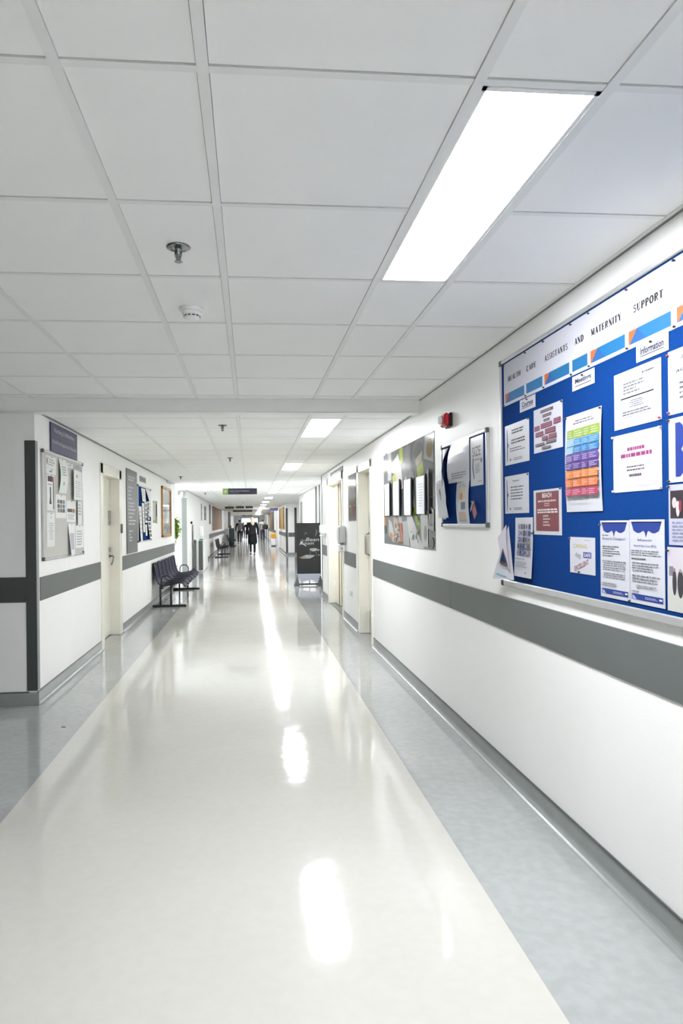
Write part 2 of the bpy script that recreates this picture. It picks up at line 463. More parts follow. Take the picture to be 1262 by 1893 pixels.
tiled('ceiling', bars + [1.45], rows, C2, 'trim_3', (XL - .01, XA + .01), (Y_ALC, Y_REC))
tiled('ceiling', bars + [1.45], rows, C2, 'trim_4', (XL - .01, 3.4), (Y_REC, 30.0))
tiled('ceiling', bars + [1.45], rows, C2, 'trim_5', (XL - .01, XR2 + .01), (30.0, Y_END))
# downstand beam between the two ceilings, a second one far off
mb = MB(); mb.box(HX, XR, Y_BEAM, Y_BEAM + .15, 2.303, C1 + .1, WALL); mb.box(HX, XR, Y_BEAM - .004, Y_BEAM + .01, 2.303, 2.309, CGRID)
struct(mb, 'trim_6', 'white downstand beam across the corridor')
mb = MB(); mb.box(XL, XR2, 38.0, 38.3, 2.2, C2 + .05, WALL); mb.box(XL, XR2, 37.98, 38.0, 2.2, 2.225, GUARD)
struct(mb, 'trim_7', 'second downstand beam far down the corridor')
mb = MB(); mb.box(XL, XR2, 54.0, 54.3, 2.1, C2 + .05, WALL)
struct(mb, 'trim_7', 'third downstand beam near the far end')
# walls
def wall_y(mb, xf, xb, y0, y1, z1, holes=()):
    """wall with its face at x=xf, back at xb, between y0..y1; holes (ya, yb, ztop)"""
    a = y0
    for ya, yb, zt in sorted(holes):
        mb.box(xf, xb, a, ya, 0, z1, WALL); mb.box(xf, xb, ya, yb, zt, z1, WALL); a = yb
    mb.box(xf, xb, a, y1, 0, z1, WALL)
D1 = (7.60, 8.48, 2.075); D2 = (9.98, 11.75, 2.10); D3 = (7.83, 8.86, 2.04)
mb = MB(); wall_y(mb, XR, XR + .15, Y_BACK, Y_ALC, C1 + .05, [D1, D2]); struct(mb, 'wall_right')
mb = MB(); mb.box(XA, XA + .15, Y_ALC, Y_REC, 0, 2.45, WALL); struct(mb, 'wall_right')
mb = MB(); mb.box(XA + .15, 3.4, Y_REC - .15, Y_REC, 0, 2.4, WALL); struct(mb, 'wall_right')
mb = MB(); mb.box(3.4, 3.55, Y_REC - .15, 30.2, 0, 2.4, WALL); struct(mb, 'wall_right')
mb = MB(); mb.box(XR2, 3.4, 30.0, 30.15, 0, 2.4, WALL); struct(mb, 'wall_recess')
mb = MB(); mb.box(XR2, XR2 + .15, 30.15, Y_END, 0, 2.4, WALL); struct(mb, 'wall_right')
mb = MB(); wall_y(mb, XL, XL - .15, Y_CORNER, YLOB0, C1, [D3]); struct(mb, 'wall_left')
mb = MB(); mb.box(HX, XL - .15, Y_CORNER, Y_CORNER + .15, 0, C1 + .05, WALL); struct(mb, 'wall_front_left')
mb = MB(); wall_y(mb, XL, XL - .15, YLOB1, Y_END, 2.4); struct(mb, 'wall_left')
mb = MB(); mb.box(HX - .15, HX, Y_BACK, Y_CORNER, 0, 2.5, WALL); struct(mb, 'wall_hall_side')
mb = MB(); mb.box(HX, XR + .15, Y_BACK - .15, Y_BACK, 0, 2.5, WALL); struct(mb, 'wall_back')
# far end wall with an opening
mb = MB(); mb.box(XL, -0.9, Y_END, Y_END + .15, 0, 2.4, WALL); mb.box(0.9, XR2, Y_END, Y_END + .15, 0, 2.4, WALL); mb.box(-0.9, 0.9, Y_END, Y_END + .15, 2.05, 2.4, WALL)
struct(mb, 'wall_end')
# lit lobby on the left: two side walls, outer wall, ceiling, window
mb = MB(); mb.box(XLOB, XL - .15, YLOB0 - .15, YLOB0, 0, 2.5, WALL); struct(mb, 'wall_lobby_near')
mb = MB(); mb.box(XLOB, XL - .15, YLOB1, YLOB1 + .15, 0, 2.5, WALL); struct(mb, 'wall_lobby_far')
mb = MB(); mb.box(XLOB - .15, XLOB, YLOB0 - .15, YLOB1 + .15, 0, 2.5, WALL); struct(mb, 'wall_lobby_side')
mb = MB(); mb.box(XLOB, XL - .01, YLOB0, YLOB1, C2, C2 + .1, CEIL); struct(mb, 'ceiling')
DAYM = mat('bright_daylight_pane', 'fafdff', 0.3, emit=DAY)
mb = MB()
for k in range(3): mb.box(XLOB + .02, XLOB + .03, YLOB0 + .12 + k * .92, YLOB0 + .98 + k * .92, 0.25, 2.2, DAYM)
win = struct(mb, 'window_1', 'tall daylit window in the side lobby')
mb = MB()
for k in range(4): mb.box(XLOB, XLOB + .05, YLOB0 + .06 + k * .92, YLOB0 + .12 + k * .92, 0.2, 2.25, WHITEP)
mb.box(XLOB, XLOB + .05, YLOB0 + .06, YLOB1 - .06, 0.19, .25, WHITEP); mb.box(XLOB, XLOB + .05, YLOB0 + .06, YLOB1 - .06, 2.2, 2.26, WHITEP)
mb.build('window_frame', win)
# daylight at the far end
mb = MB(); mb.box(-0.9, 0.9, Y_END + 3.9, Y_END + 4, 0, 2.3, mat('far_daylight', 'fafcff', .5, emit=0.4)); struct(mb, 'window_2', 'bright glazed far end of the corridor')
# opening trims
mb = MB(); mb.box(XL - .15, XL + .012, YLOB0 - .02, YLOB0, 0, C2, WHITEP); struct(mb, 'trim_8', 'white corner strip at the lobby opening')
mb = MB(); mb.box(XL - .13, XL + .006, YLOB1 - .006, YLOB1, 0.1, 2.13, LGUARD); mb.box(XL, XL + .006, YLOB1, YLOB1 + .08, 0.1, 2.13, WHITEP)
struct(mb, 'trim_9', 'pale grey corner guard beside the lobby')

# wall protection strips
def band_y(name, xf, s, y0, y1, m=BAND):
    mb = MB(); mb.bbox(xf, xf + s * .006, y0, y1, 0.812, 1.002, m, 0.002)
    return struct(mb, name, 'grey wall protection strip')
band_y('trim_10', XR, -1, Y_BACK, 4.55); band_y('trim_10', XR, -1, 4.553, D1[0] - .09)
band_y('trim_10', XR, -1, 8.75, 9.82); band_y('trim_10', XR, -1, 12.05, 12.8); band_y('trim_10', XA, -1, 17.4, Y_REC - .9)
band_y('trim_11', XL, 1, Y_CORNER + .09, 7.73); band_y('trim_11', XL, 1, 9.03, 13.05); band_y('trim_11', XL, 1, 13.06, YLOB0 - .03)
band_y('trim_11', XL, 1, 28.0, Y_END - 1); band_y('trim_12', XR2, -1, 30.1, Y_END - 1)
mb = MB(); mb.bbox(HX, -1.75, Y_CORNER - .006, Y_CORNER, .812, 1.012, GUARD, .002); struct(mb, 'trim_13', 'grey protection strip on the wall of the cross hall')
mb = MB(); mb.bbox(XR2 + .1, 3.38, 29.994, 30, .812, 1.002, BAND, .002); struct(mb, 'trim_13', 'grey protection strip in the recess')
# skirtings (coved)
def cove(name, xf, s, y0, y1):
    mb = MB(); pr = [(xf - s * .002, 0.0), (xf - s * .002, 0.1), (xf + s * .003, 0.1)]
    for k in range(6):
        a = math.pi / 2 * k / 5; pr.append((xf + s * (.035 - .032 * math.cos(a)), .033 - .0325 * math.sin(a)))
    pr = pr if s > 0 else pr[::-1]
    mb.extrude_y(pr[::-1], y0, y1, COVE, False)
    mb.box(xf, xf + s * .007, y0, y1, .1, .108, CAPS)
    return struct(mb, name)
cove('baseboard_right', XR, -1, Y_BACK, D1[0] - .08); cove('baseboard_right', XR, -1, D1[1] + .1, D2[0] - .09)
cove('baseboard_right', XR, -1, D2[1] + .1, Y_ALC); cove('baseboard_right', XA, -1, Y_ALC, Y_REC); cove('baseboard_right', XR2, -1, 30.0, Y_END)
cove('baseboard_left', XL, 1, Y_CORNER, D3[0] - .1); cove('baseboard_left', XL, 1, D3[1] + .13, YLOB0)
cove('baseboard_left', XL, 1, YLOB1, Y_END)
mb = MB(); mb.box(HX, XL + .02, Y_CORNER - .02, Y_CORNER, 0, .1, COVE); mb.box(HX, XL - .06, Y_CORNER - .007, Y_CORNER, .1, .108, CAPS); struct(mb, 'baseboard_front')
mb = MB(); mb.box(XR2, 3.38, 29.98, 30.0, 0, .1, COVE); struct(mb, 'baseboard_recess')
# corner guards
mb = MB(); mb.bbox(-1.762, XL + .006, Y_CORNER - .008, Y_CORNER, .115, 2.09, GUARD, .002); mb.bbox(XL, XL + .006, Y_CORNER - .006, Y_CORNER + .06, .115, 2.09, LGUARD, .002)
struct(mb, 'trim_14', 'dark grey corner guard by the cross hall')
mb = MB(); mb.box(XA - .007, XA, 20.95, 21.75, .1, 2.1, LGUARD); struct(mb, 'trim_15', 'corner guard where the corridor widens')
mb = MB(); mb.box(XR2 - .006, XR2 + .08, 29.99, 30.0, 0, 2.1, GUARD); struct(mb, 'trim_16', 'grey guard on the recess corner')
mb = MB(); mb.box(2.0, 2.1, 29.985, 30.0, 0, 2.12, GUARD); struct(mb, 'trim_16', 'grey guard beside the recess corner')
# angle trim between wall and ceiling
for (xf, s, y0, y1, z) in ((XR, -1, Y_BACK, Y_BEAM, C1), (XR, -1, Y_BEAM + .15, Y_ALC, C2), (XA, -1, Y_ALC, Y_REC, C2), (XL, 1, Y_CORNER + .15, YLOB0, C2), (XL, 1, YLOB1, Y_END, C2), (XR2, -1, 30, Y_END, C2)):
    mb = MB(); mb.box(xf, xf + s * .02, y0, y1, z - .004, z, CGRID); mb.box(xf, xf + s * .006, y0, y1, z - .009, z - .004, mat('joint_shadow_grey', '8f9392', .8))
    struct(mb, 'trim_17', 'angle strip where wall meets ceiling')
# vertical grey strips on the right wall
for (a, b) in ((16.35, 16.65), (15.6, 15.8)):
    mb = MB(); mb.bbox(XA - .02, XA, a, b, .1, 2.31, BAND, .004); struct(mb, 'trim_18', 'vertical grey cover strip behind the banner')
mb = MB(); mb.box(XR - .006, XR, Y_ALC - .08, Y_ALC, .0, 2.31, GUARD); struct(mb, 'trim_18', 'dark corner strip beside the banner')

# ------------------------------------------------------------------ doors
mb = MB(); mb.add([(-1.335, 4.825, .0006), (-1.303, 4.815, .0006), (-1.300, 4.828, .003), (-1.333, 4.836, .002)], [(0, 1, 2, 3)], BLACKP)
tag(mb.build('floor_scrap'), 'tiny dark scrap lying on the grey floor near the left corner', 'scrap')
def door_right_1():
    y0, y1, zt = D1; fx = XR + .115
    mb = MB(); mb.bbox(fx, fx + .04, y0 + .03, y1 - .03, .01, zt - .03, CREAMP, .003)
    d = tag(mb.build('door_1'), 'cream door set back in the right wall', kind='structure')
    mb = MB()
    mb.bbox(XR - .012, XR + .13, y0 - .07, y0 + .03, 0, zt + .07, CREAMP, .006); mb.bbox(XR - .012, XR + .13, y1 - .03, y1 + .08, 0, zt + .07, CREAMP, .006)
    mb.bbox(XR - .012, XR + .13, y0 - .07, y1 + .08, zt - .03, zt + .07, CREAMP, .006); mb.build('door_frame', d)
    mb = MB(); mb.box(fx - .002, fx, y0 + .05, y1 - .05, .03, .3, STEEL); tag(mb.build('kick_plate', d), 'steel kick plate')
    mb = MB(); mb.box(fx - .002, fx, y1 - .2, y1 - .06, 1.36, 1.47, STEEL); mb.build('sign_plate', d)
    mb = MB(); mb.tube([(fx, y1 - .11, 1.0), (fx - .05, y1 - .11, 1.02), (fx - .05, y1 - .11, 1.26), (fx, y1 - .11, 1.28)], .012, STEEL); mb.build('pull_handle', d)
door_right_1()
def door_right_2():
    y0, y1, zt = D2; fx = XR + .10
    mb = MB(); mb.bbox(fx, fx + .044, 11.26, y1 - .03, .012, zt - .03, CREAMP, .003)
    d = tag(mb.build('door_2'), 'narrow closed leaf of the cream double door', kind='structure')
    mb = MB()
    mb.bbox(XR - .014, XR + .13, y0 - .09, y0 + .03, 0, zt + .1, CREAMP, .006); mb.bbox(XR - .014, XR + .13, y1 - .03, y1 + .12, 0, zt + .1, CREAMP, .006)
    mb.bbox(XR - .014, XR + .13, y0 - .09, y1 + .12, zt - .03, zt + .1, CREAMP, .006); mb.build('door_frame', d)
    mb = MB(); mb.box(fx - .001, fx + .016, 11.235, 11.26, .012, zt - .03, WOODE); mb.box(fx + .016, fx + .045, 11.24, 11.26, .012, zt - .03, CREAMP); tag(mb.build('leaf_edge', d), 'bare timber edge')
    for z in (.3, 1.4, 1.75):
        mb = MB(); mb.tube([(fx - .004, y1 - .035, z), (fx - .004, y1 - .035, z + .1)], .009, WHITEP); mb.build('hinge', d)
    # second leaf, swung inward
    a = math.radians(14); L = 1.2; hy = y0 + .03; px = fx
    mb = MB(); c, q = math.cos(a), math.sin(a)
    for (t0, t1, m) in ((0, L - .02, CREAMP), (L - .02, L, CREAMP)):
        pts = [(px + q * t0, hy + c * t0), (px + q * t1, hy + c * t1), (px + q * t1 + .044 * c, hy + c * t1 - .044 * q), (px + q * t0 + .044 * c, hy + c * t0 - .044 * q)]
        mb.add([(x, y, .012) for x, y in pts] + [(x, y, zt - .03) for x, y in pts], [(3, 2, 1, 0), (4, 5, 6, 7), (0, 1, 5, 4), (1, 2, 6, 5), (2, 3, 7, 6), (3, 0, 4, 7)][::1], m)
    d2 = tag(mb.build('door_3'), 'cream door leaf standing ajar with a timber edge', kind='structure')
    mb = MB(); hx, hyy = px + q * 1.05, hy + c * 1.05
    mb.tube([(hx, hyy, 1.0), (hx - .05, hyy, 1.0), (hx - .05, hyy - .1, 1.0)], .01, STEEL); mb.build('door_handle', d2)
    # room behind
    mb = MB(); mb.box(3.3, 3.4, 9.0, 13.0, 0, 2.4, WALL); mb.box(XR + .15, 3.4, 8.9, 9.0, 0, 2.4, WALL); mb.box(XR + .15, 3.4, 13.0, 13.1, 0, 2.4, WALL); mb.box(XR + .15, 3.4, 8.9, 13.1, 2.4, 2.5, CEIL)
    struct(mb, 'wall_side_room')
    mb = MB(); mb.box(XR, XR + .15, y0, y1, 0.0005, .003, mat('dark_threshold', '6d7170', .5)); struct(mb, 'trim_19', 'dark threshold under the double door')
door_right_2()
def door_left():
    y0, y1, zt = D3; fx = XL - .115
    mb = MB(); mb.bbox(fx - .044, fx, y0 + .03, y1 - .03, .012, zt - .03, CREAMP, .003)
    d = tag(mb.build('door_4'), 'cream door set back in the left wall', kind='structure')
    mb = MB()
    mb.bbox(XL - .13, XL + .014, y0 - .09, y0 + .03, 0, zt + .09, CREAMP, .006); mb.bbox(XL - .13, XL + .014, y1 - .03, y1 + .11, 0, zt + .09, CREAMP, .006)
    mb.bbox(XL - .13, XL + .014, y0 - .09, y1 + .11, zt - .03, zt + .09, CREAMP, .006); mb.build('door_frame', d)
    for z0, z1 in ((1.49, 1.60), (1.42, 1.475), (1.07, 1.13)):
        mb = MB(); mb.box(fx, fx + .014, y1 - .12, y1 - .035, z0, z1, STEEL); mb.build('lock', d)
    mb = MB(); mb.tube([(fx, y1 - .08, 1.02), (fx + .05, y1 - .08, 1.02), (fx + .055, y1 - .085, 1.01), (fx + .058, y1 - .14, .96), (fx + .04, y1 - .16, .91)], .009, CHROME)
    mb.tube([(fx, y1 - .08, 1.02), (fx + .008, y1 - .08, 1.02)], .025, CHROME, n=16); mb.build('door_handle', d)
    mb = MB(); mb.box(fx, fx + .002, y0 + .1, y0 + .45, 1.52, 1.75, ink('d5d7dc')); mb.build('notice_plate', d)
    mb = MB(); mb.bbox(XL + .014, XL + .03, y1 + .02, y1 + .09, 1.31, 1.43, DGREYP, .003)
    tag(mb.build('keypad'), 'small grey keypad on the frame of the left door', 'keypad')
    mb = MB(); mb.box(HX, XL - .15, 7.2, 7.3, 0, 2.4, WALL); mb.box(HX, XL - .15, 9.1, 9.2, 0, 2.4, WALL); mb.box(-3.6, -3.5, 7.2, 9.2, 0, 2.4, WALL); mb.box(-3.6, XL - .15, 7.2, 9.2, 2.4, 2.5, CEIL)
    struct(mb, 'wall_office')
door_left()
mb = MB(); mb.box(XR + .15, 3.4, 7.2, 7.3, 0, 2.4, WALL); mb.box(2.6, 2.7, 7.2, 9.0, 0, 2.4, WALL); mb.box(XR + .15, 2.7, 7.2, 9, 2.4, 2.5, CEIL); struct(mb, 'wall_side_office')

# ------------------------------------------------------------------ ceiling lights
LAB = ['large glowing rectangular ceiling light nearest the camera', 'glowing ceiling light just beyond the downstand beam', 'glowing ceiling light second beyond the beam',
       'glowing ceiling light third beyond the beam, level with the left lobby']
for i, (xc, y0, y1) in enumerate(LIGHTS):
    z = C1 if y0 < Y_CORNER else C2
    far = i >= 4
    lb = LAB[i] if i < 4 else 'small glowing ceiling light in the row towards the far end'
    if y0 < 0: lb = 'ceiling light panel behind the camera'
    t = thing('ceiling_light', (xc, (y0 + y1) / 2, z), lb, 'ceiling light', group='small far ceiling lights in a row' if far and y0 > 0 else None)
    x0, x1 = xc - .155 + .013, xc + .155 - .013
    a, b = y0 + .013, y1 - .013
    mb = MB(); fw = .012
    for q in ((x0, x0 + fw, a, b), (x1 - fw, x1, a, b), (x0, x1, a, a + fw), (x0, x1, b - fw, b)): mb.box(q[0], q[1], q[2], q[3], z - .003, z + .03, CGRID)
    mb.build('frame', t)
    mb = MB(); mb.box(x0 + fw, x1 - fw, a + fw, b - fw, z + .001, z + .02, PANEL if y0 < Y_CORNER else PANEL2); mb.build('diffuser', t)

# ------------------------------------------------------------------ sprinklers, smoke detector
def sprinkler(x, y, z, label):
    t = thing('sprinkler', (x, y, z), label, 'sprinkler')
    mb = MB(); mb.lathe([(.041, 0), (.043, -.003), (.036, -.006), (.028, -.003), (.022, -.008), (.014, -.004)], (x, y, z), CHROME, 28); mb.build('rose', t)
    mb = MB(); mb.lathe([(.013, 0), (.013, -.012), (.009, -.018), (.0065, -.045), (.008, -.05)], (x, y, z), CHROME, 14)
    mb.tube([(x - .010, y, z - .014), (x - .011, y, z - .03), (x - .004, y, z - .052)], .0025, CHROME, 6); mb.tube([(x + .010, y, z - .014), (x + .011, y, z - .03), (x + .004, y, z - .052)], .0025, CHROME, 6)
    mb.build('nozzle', t)
    mb = MB(); n = 12; vs = []
    for k in range(n * 2):
        r = .015 if k % 2 else .0115; a = math.pi * k / n; vs.append((x + r * math.cos(a), y + r * math.sin(a), z - .052))
    mb.add(vs + [(p[0], p[1], p[2] - .002) for p in vs], [tuple(range(2 * n)), tuple(range(2 * n, 4 * n))[::-1]] + [(k, 2 * n + k, 2 * n + (k + 1) % (2 * n), (k + 1) % (2 * n)) for k in range(2 * n)], CHROME)
    mb.build('deflector', t)
sprinkler(-.245, 2.43, C1, 'chrome fire sprinkler in the near ceiling, above the smoke detector in the photo')
sprinkler(-.242, 6.25, C2, 'chrome sprinkler just behind the downstand beam')
sprinkler(-.262, 9.3, C2, 'small sprinkler second beyond the downstand beam')
sprinkler(-1.30, 12.9, C2, 'small sprinkler near the left wall above the framed picture')
sprinkler(-1.28, 19.65, C2, 'tiny sprinkler beyond the bright lobby opening')
sprinkler(-.27, 28.1, C2, 'tiny sprinkler between the hanging signs')
t = thing('smoke_detector', (-.255, 3.12, C1), 'white round smoke detector on the near ceiling', 'smoke detector')
mb = MB(); c = (-.255, 3.12, C1)
mb.lathe([(.055, 0), (.055, -.014), (.05, -.018), (.046, -.02)], c, WHITEP, 32); mb.build('mounting_base', t)
mb = MB(); mb.lathe([(.045, -.018), (.045, -.028), (.041, -.033), (.036, -.034), (.036, -.041), (.034, -.046), (.026, -.052), (.012, -.055), (.003, -.055)], c, WHITEP, 32)
for k in range(12):
    a = 2 * math.pi * (k + .5) / 12; r = .0375
    d = Vector((math.cos(a), math.sin(a), 0)); e = Vector((-math.sin(a), math.cos(a), 0)); o = Vector(c) + d * r
    mb.add([o + e * .006 + Vector((0, 0, -.035)), o - e * .006 + Vector((0, 0, -.035)), o - e * .006 + Vector((0, 0, -.0405)), o + e * .006 + Vector((0, 0, -.0405))], [(0, 1, 2, 3)], BLACKP)
mb.build('sensor_head', t)

# ================================================================== RIGHT WALL OBJECTS
def noticeboard(side, xf, ya, yb, z0, z1, felt, label, fr=.018, dep=.02, caps=True, lip=0):
    """ya < yb"""
    s = -1 if side == 'R' else 1
    t = thing('noticeboard', (xf, (ya + yb) / 2, z0), label, 'noticeboard')
    mb = MB(); mb.box(xf, xf + s * dep * .6, ya + fr * .6, yb - fr * .6, z0 + fr * .6, z1 - fr * .6, felt); mb.build('felt_panel', t)
    mb = MB()
    for q in ((ya, ya + fr, z0, z1), (yb - fr, yb, z0, z1)): mb.bbox(xf, xf + s * dep, q[0], q[1], q[2], q[3], ALU, .004)
    for q in ((ya, yb, z0, z0 + fr + lip), (ya, yb, z1 - fr, z1)): mb.bbox(xf, xf + s * dep, q[0], q[1], q[2], q[3], ALU, .004)
    mb.build('frame', t)
    if caps:
        for y in (ya, yb - fr * 1.3):
            for z in (z0 - .002, z1 - fr * 1.5):
                mb = MB(); mb.bbox(xf, xf + s * (dep + .003), y - .002, y + fr * 1.3 + .002, z, z + fr * 1.5 + .002, DGREYP, .004); mb.build('corner_cap', t)
    return t
noticeboard('R', XR, 1.13, 3.565, 1.065, 2.285, BLUEF, 'very large blue felt noticeboard on the right wall under printed headings', fr=.02, dep=.022, lip=.012)
BX = XR - .0145
# heading sheets
heads = [('HEALTH', 3.515, 3.232, 3.455, 3.292, 3.494, 3.247, 1), ('CARE', 3.232, 3.027, 3.219, 3.107, 3.222, 3.038, 0), ('ASSISTANTS', 3.027, 2.758, 3.013, 2.786, 3.015, 2.773, 1),
         ('AND', 2.758, 2.606, 2.724, 2.647, 2.745, 2.617, 0), ('MATERNITY', 2.606, 2.332, 2.586, 2.368, 2.592, 2.344, 1), ('SUPPORT', 2.332, 2.06, 2.288, 2.116, 2.32, 2.075, 1), (None, 2.06, 1.79, 0, 0, 2.045, 1.80, 1)]
for (wd, ya, yb, ta, tb, ba, bb, tri) in heads:
    s = rsheet(ya, yb, 2.03, 2.258, BX, base=PAPER); W = ya - yb; H = .228
    fv = lambda z: (2.258 - z) / H
    fu = lambda y: (ya - y) / W
    if wd: s.text(wd, fu(ta), fv(2.180), fu(tb), fv(2.153), K_, slab=True)
    u0, u1, v0, v1 = fu(ba), fu(bb), fv(2.094), fv(2.045)
    s.rect(u0, v0, u1, v1, CYAN)
    if tri:
        s.poly([(u0, v0), (u0 + (u1 - u0) * .22, v0), (u0 + .02, v1), (u0, v1)], ORG)
        s.poly([(u0 + (u1 - u0) * .22, v0), (u0 + (u1 - u0) * .45, v1), (u0 + .02, v1)], ink('2568ae'))
    lb = 'white heading sheet reading %s along the top of the big board' % wd if wd else 'white heading sheet cut off by the right edge of the photo, right of SUPPORT'
    o = s.build('heading_sheet', lb, 'paper', 'heading sheets across the big blue board')
    pins(o, [(BX - .0005, ya - .006, 2.25), (BX - .0005, ya - .006, 2.036)])
for (wd, ya, yb, z0, z1) in (('Courses', 3.303, 3.117, 1.963, 2.025), ('Meetings', 2.747, 2.562, 1.961, 2.023), ('Information', 2.273, 2.088, 1.970, 2.032)):
    s = rsheet(ya, yb, z0, z1, BX - .0008, base=PAPER)
    s.text(wd, .14, .24, .86, .66, ink('1c2548'), bold=0.03); s.rect(.14, .72, .86, .77, ink('1c2548'))
    o = s.build('heading_card', 'small white card with the underlined word ' + wd, 'card', 'underlined heading cards on the big board')
    pins(o, [(BX - .0014, (ya + yb) / 2, z1 - .01)])
# programme sheets with blue side flourish
def flourish_side(s, u=.085, v0=.05, v1=.96):
    pts = []
    for k in range(13):
        t = k / 12; w = .035 * math.sin(math.pi * t) ** .35 + (.045 * max(0, 1 - abs(t - .5) * 14))
        pts.append((u + w, v0 + (v1 - v0) * t))
    s.poly([(u, v0)] + pts + [(u, v1)], NAVY)
s = rsheet(3.507, 3.195, 1.711, 1.922, BX, base=GLOSSP); flourish_side(s)
s.lines(.3, .13, .8, .26, 2, K_, 3, .55, .1); s.lines(.28, .37, .85, .51, 2, K_, 4, .5, .1); s.lines(.22, .58, .85, .7, 2, GY, 5, .4, .4); s.lines(.4, .84, .85, .92, 2, GY, 6, .4, .3); s.ell(.24, .88, .03, .03, GY)
o = s.build('notice_paper', 'white sheet with a dark blue side flourish, directly under the Courses card', 'paper'); pins(o, [(BX - .001, 3.198, 1.918)])
s = rsheet(3.515, 3.205, 1.453, 1.652, BX, base=GLOSSP); flourish_side(s)
s.text('Programme', .34, .12, .62, .18, K_, bold=.01); s.lines(.26, .27, .85, .66, 5, GY, 8, .4, .35); s.lines(.4, .84, .85, .92, 2, GY, 6, .4, .3); s.ell(.24, .88, .03, .03, GY)
o = s.build('notice_paper', 'white sheet with a dark blue side flourish, lower of the two at the left edge', 'paper'); pins(o, [(BX - .001, 3.21, 1.645)])
# brick-wall sheet
s = rsheet(3.14, 2.84, 1.738, 1.946, BX, base=PAPER); BR = ink('7d2b4c'); BG = ink('5b5560')
def px2(u, v): return ((u - 505) / 370.0, 0)
bricks = [(.25, .06, .70, .13, BG), (.33, .17, .64, .24, BG), (.37, .28, .58, .34, BG), (.03, .39, .23, .50, BR), (.27, .37, .66, .48, BR), (.72, .34, .95, .46, BR),
          (.08, .54, .37, .64, BR), (.43, .51, .78, .62, BR), (.32, .67, .53, .76, BR), (.56, .65, .81, .75, BR), (.08, .80, .42, .86, BG), (.47, .78, .81, .84, BG), (.32, .90, .64, .95, BG)]
for i, (a, b, c_, d_, m) in enumerate(bricks):
    s.rect(a, b, c_, d_, m); s.lines(a + .01, b + .012, c_ - .01, d_ - .012, 2 if m is BR else 1, ink('c49aae'), i, .35, .2)
o = s.build('notice_paper', 'white sheet printed with rows of maroon bricks, right of the Courses card', 'paper'); pins(o, [(BX - .001, 2.843, 1.94)])
# red BEACH sheet
s = rsheet(3.15, 2.858, 1.347, 1.559, BX, base=GLOSSP); s.rect(.09, .05, .91, .92, ink('85434a'))
s.text('BEACH', .33, .08, .66, .18, WH, bold=.02); s.lines(.17, .23, .85, .28, 1, ink('e0d4cf'), 2, .7, .05); s.lines(.4, .29, .6, .38, 2, ink('d4aab0'), 3, .6, .2, True)
s.lines(.15, .42, .88, .53, 2, WH, 4, .62, .06); s.lines(.36, .55, .62, .82, 4, ink('d8c6c4'), 5, .5, .4)
o = s.build('notice_paper', 'dark red sheet headed BEACH in white', 'paper'); pins(o, [(BX - .001, 3.148, 1.357), (BX - .001, 2.862, 1.555)])
# colour table poster
s = rsheet(2.805, 2.508, 1.449, 1.861, BX, base=GLOSSP, bend=lambda u, v: .006 * (1 - (2 * v - 1) ** 2) + .002)
s.lines(.2, .06, .85, .11, 2, GY, 2, .4, .3, True)
colsu = [.06, .28, .53, .72, .98]
rowsv = [(.155, .25, '98b83c'), (.255, .33, '3f93c8'), (.333, .405, '2f7fc0'), (.41, .49, '6a4aa0'), (.493, .57, '5c3a92'), (.58, .66, 'e8873e'), (.668, .75, 'e3793a'), (.758, .84, 'c24468')]
for j, (a, b, cc) in enumerate(rowsv):
    for i in range(4):
        m = ink(cc)
        if i == 0 and j in (1, 2): m = ink('8fc0de')
        s.rect(colsu[i], a, colsu[i + 1] - .012, b - .004, m)
        s.lines(colsu[i] + .02, a + .012, colsu[i + 1] - .03, b - .012, 3, ink('dfe4ea'), i * 9 + j, .3, .45)
s.lines(.12, .87, .75, .89, 1, LG, 8, .5, .2)
o = s.build('poster', 'tall poster with a table in green, blue, purple and orange rows', 'poster'); pins(o, [(BX - .004, 2.8, 1.855), (BX - .004, 2.513, 1.853)])
# sheet of thumbnails
s = rsheet(3.37, 3.155, 1.13, 1.43, BX - .003, base=PAPER, bend=lambda u, v: .012 * v * v)
rnd = random.Random(5)
for j in range(5):
    for i in range(5):
        cc = rnd.choice(['5b5f8a', '8c8fb8', '6a6a72', '3d5fa8', 'a39bb5', '77707a', '4a4a58', 'b0b0c0', '9a8a8f'])
        a, b = .17 + i * .15, .11 + j * .108
        s.rect(a, b, a + .125, b + .09, ink(cc)); s.rect(a + .02, b + .02, a + .07, b + .07, ink(rnd.choice(['2f2f3a', 'd0cfe0', '6e6fa5'])))
s.lines(.12, .68, .7, .71, 1, LG, 3); s.lines(.15, .74, .8, .84, 4, LG, 4); s.poly([(.68, .93), (.78, .93), (.73, .9)], GY)
o = s.build('notice_paper', 'white sheet with a grid of small thumbnail photos, beside the dark red sheet', 'paper')
pins(o, [(BX - .004, 3.16, 1.352)])
# curled leaflet at the lower left corner
FB = lambda u, v: .004 + .035 * (1 - u) * v + .02 * v
s = rsheet(3.53, 3.33, 1.10, 1.395, BX - .001, base=None, bend=FB)
def trif(s, pts, m, n0): s.mb.add([s.P(u, v, n0) for u, v in pts], [tuple(range(len(pts)))[::-1], tuple(range(len(pts)))], m)
trif(s, [(.35, 0), (.95, .97), (-.1, 1.0), (.08, .55)], PAPER, 0)
trif(s, [(-.1, .25), (.35, 0), (.5, .35), (.84, .78), (.78, .8), (.2, .5)], ink('e4dfee'), .012)
trif(s, [(.34, .42), (.72, .72), (.25, .70)], ink('a08a5a'), .014); trif(s, [(.36, .48), (.62, .68), (.3, .66)], ink('2b4fae'), .015)
trif(s, [(.3, .73), (.7, .76), (.68, .8), (.28, .78)], ink('c9ccd0'), .003); trif(s, [(.1, .88), (.6, .92), (.6, .945), (.1, .915)], ink('8cc6cc'), .003)
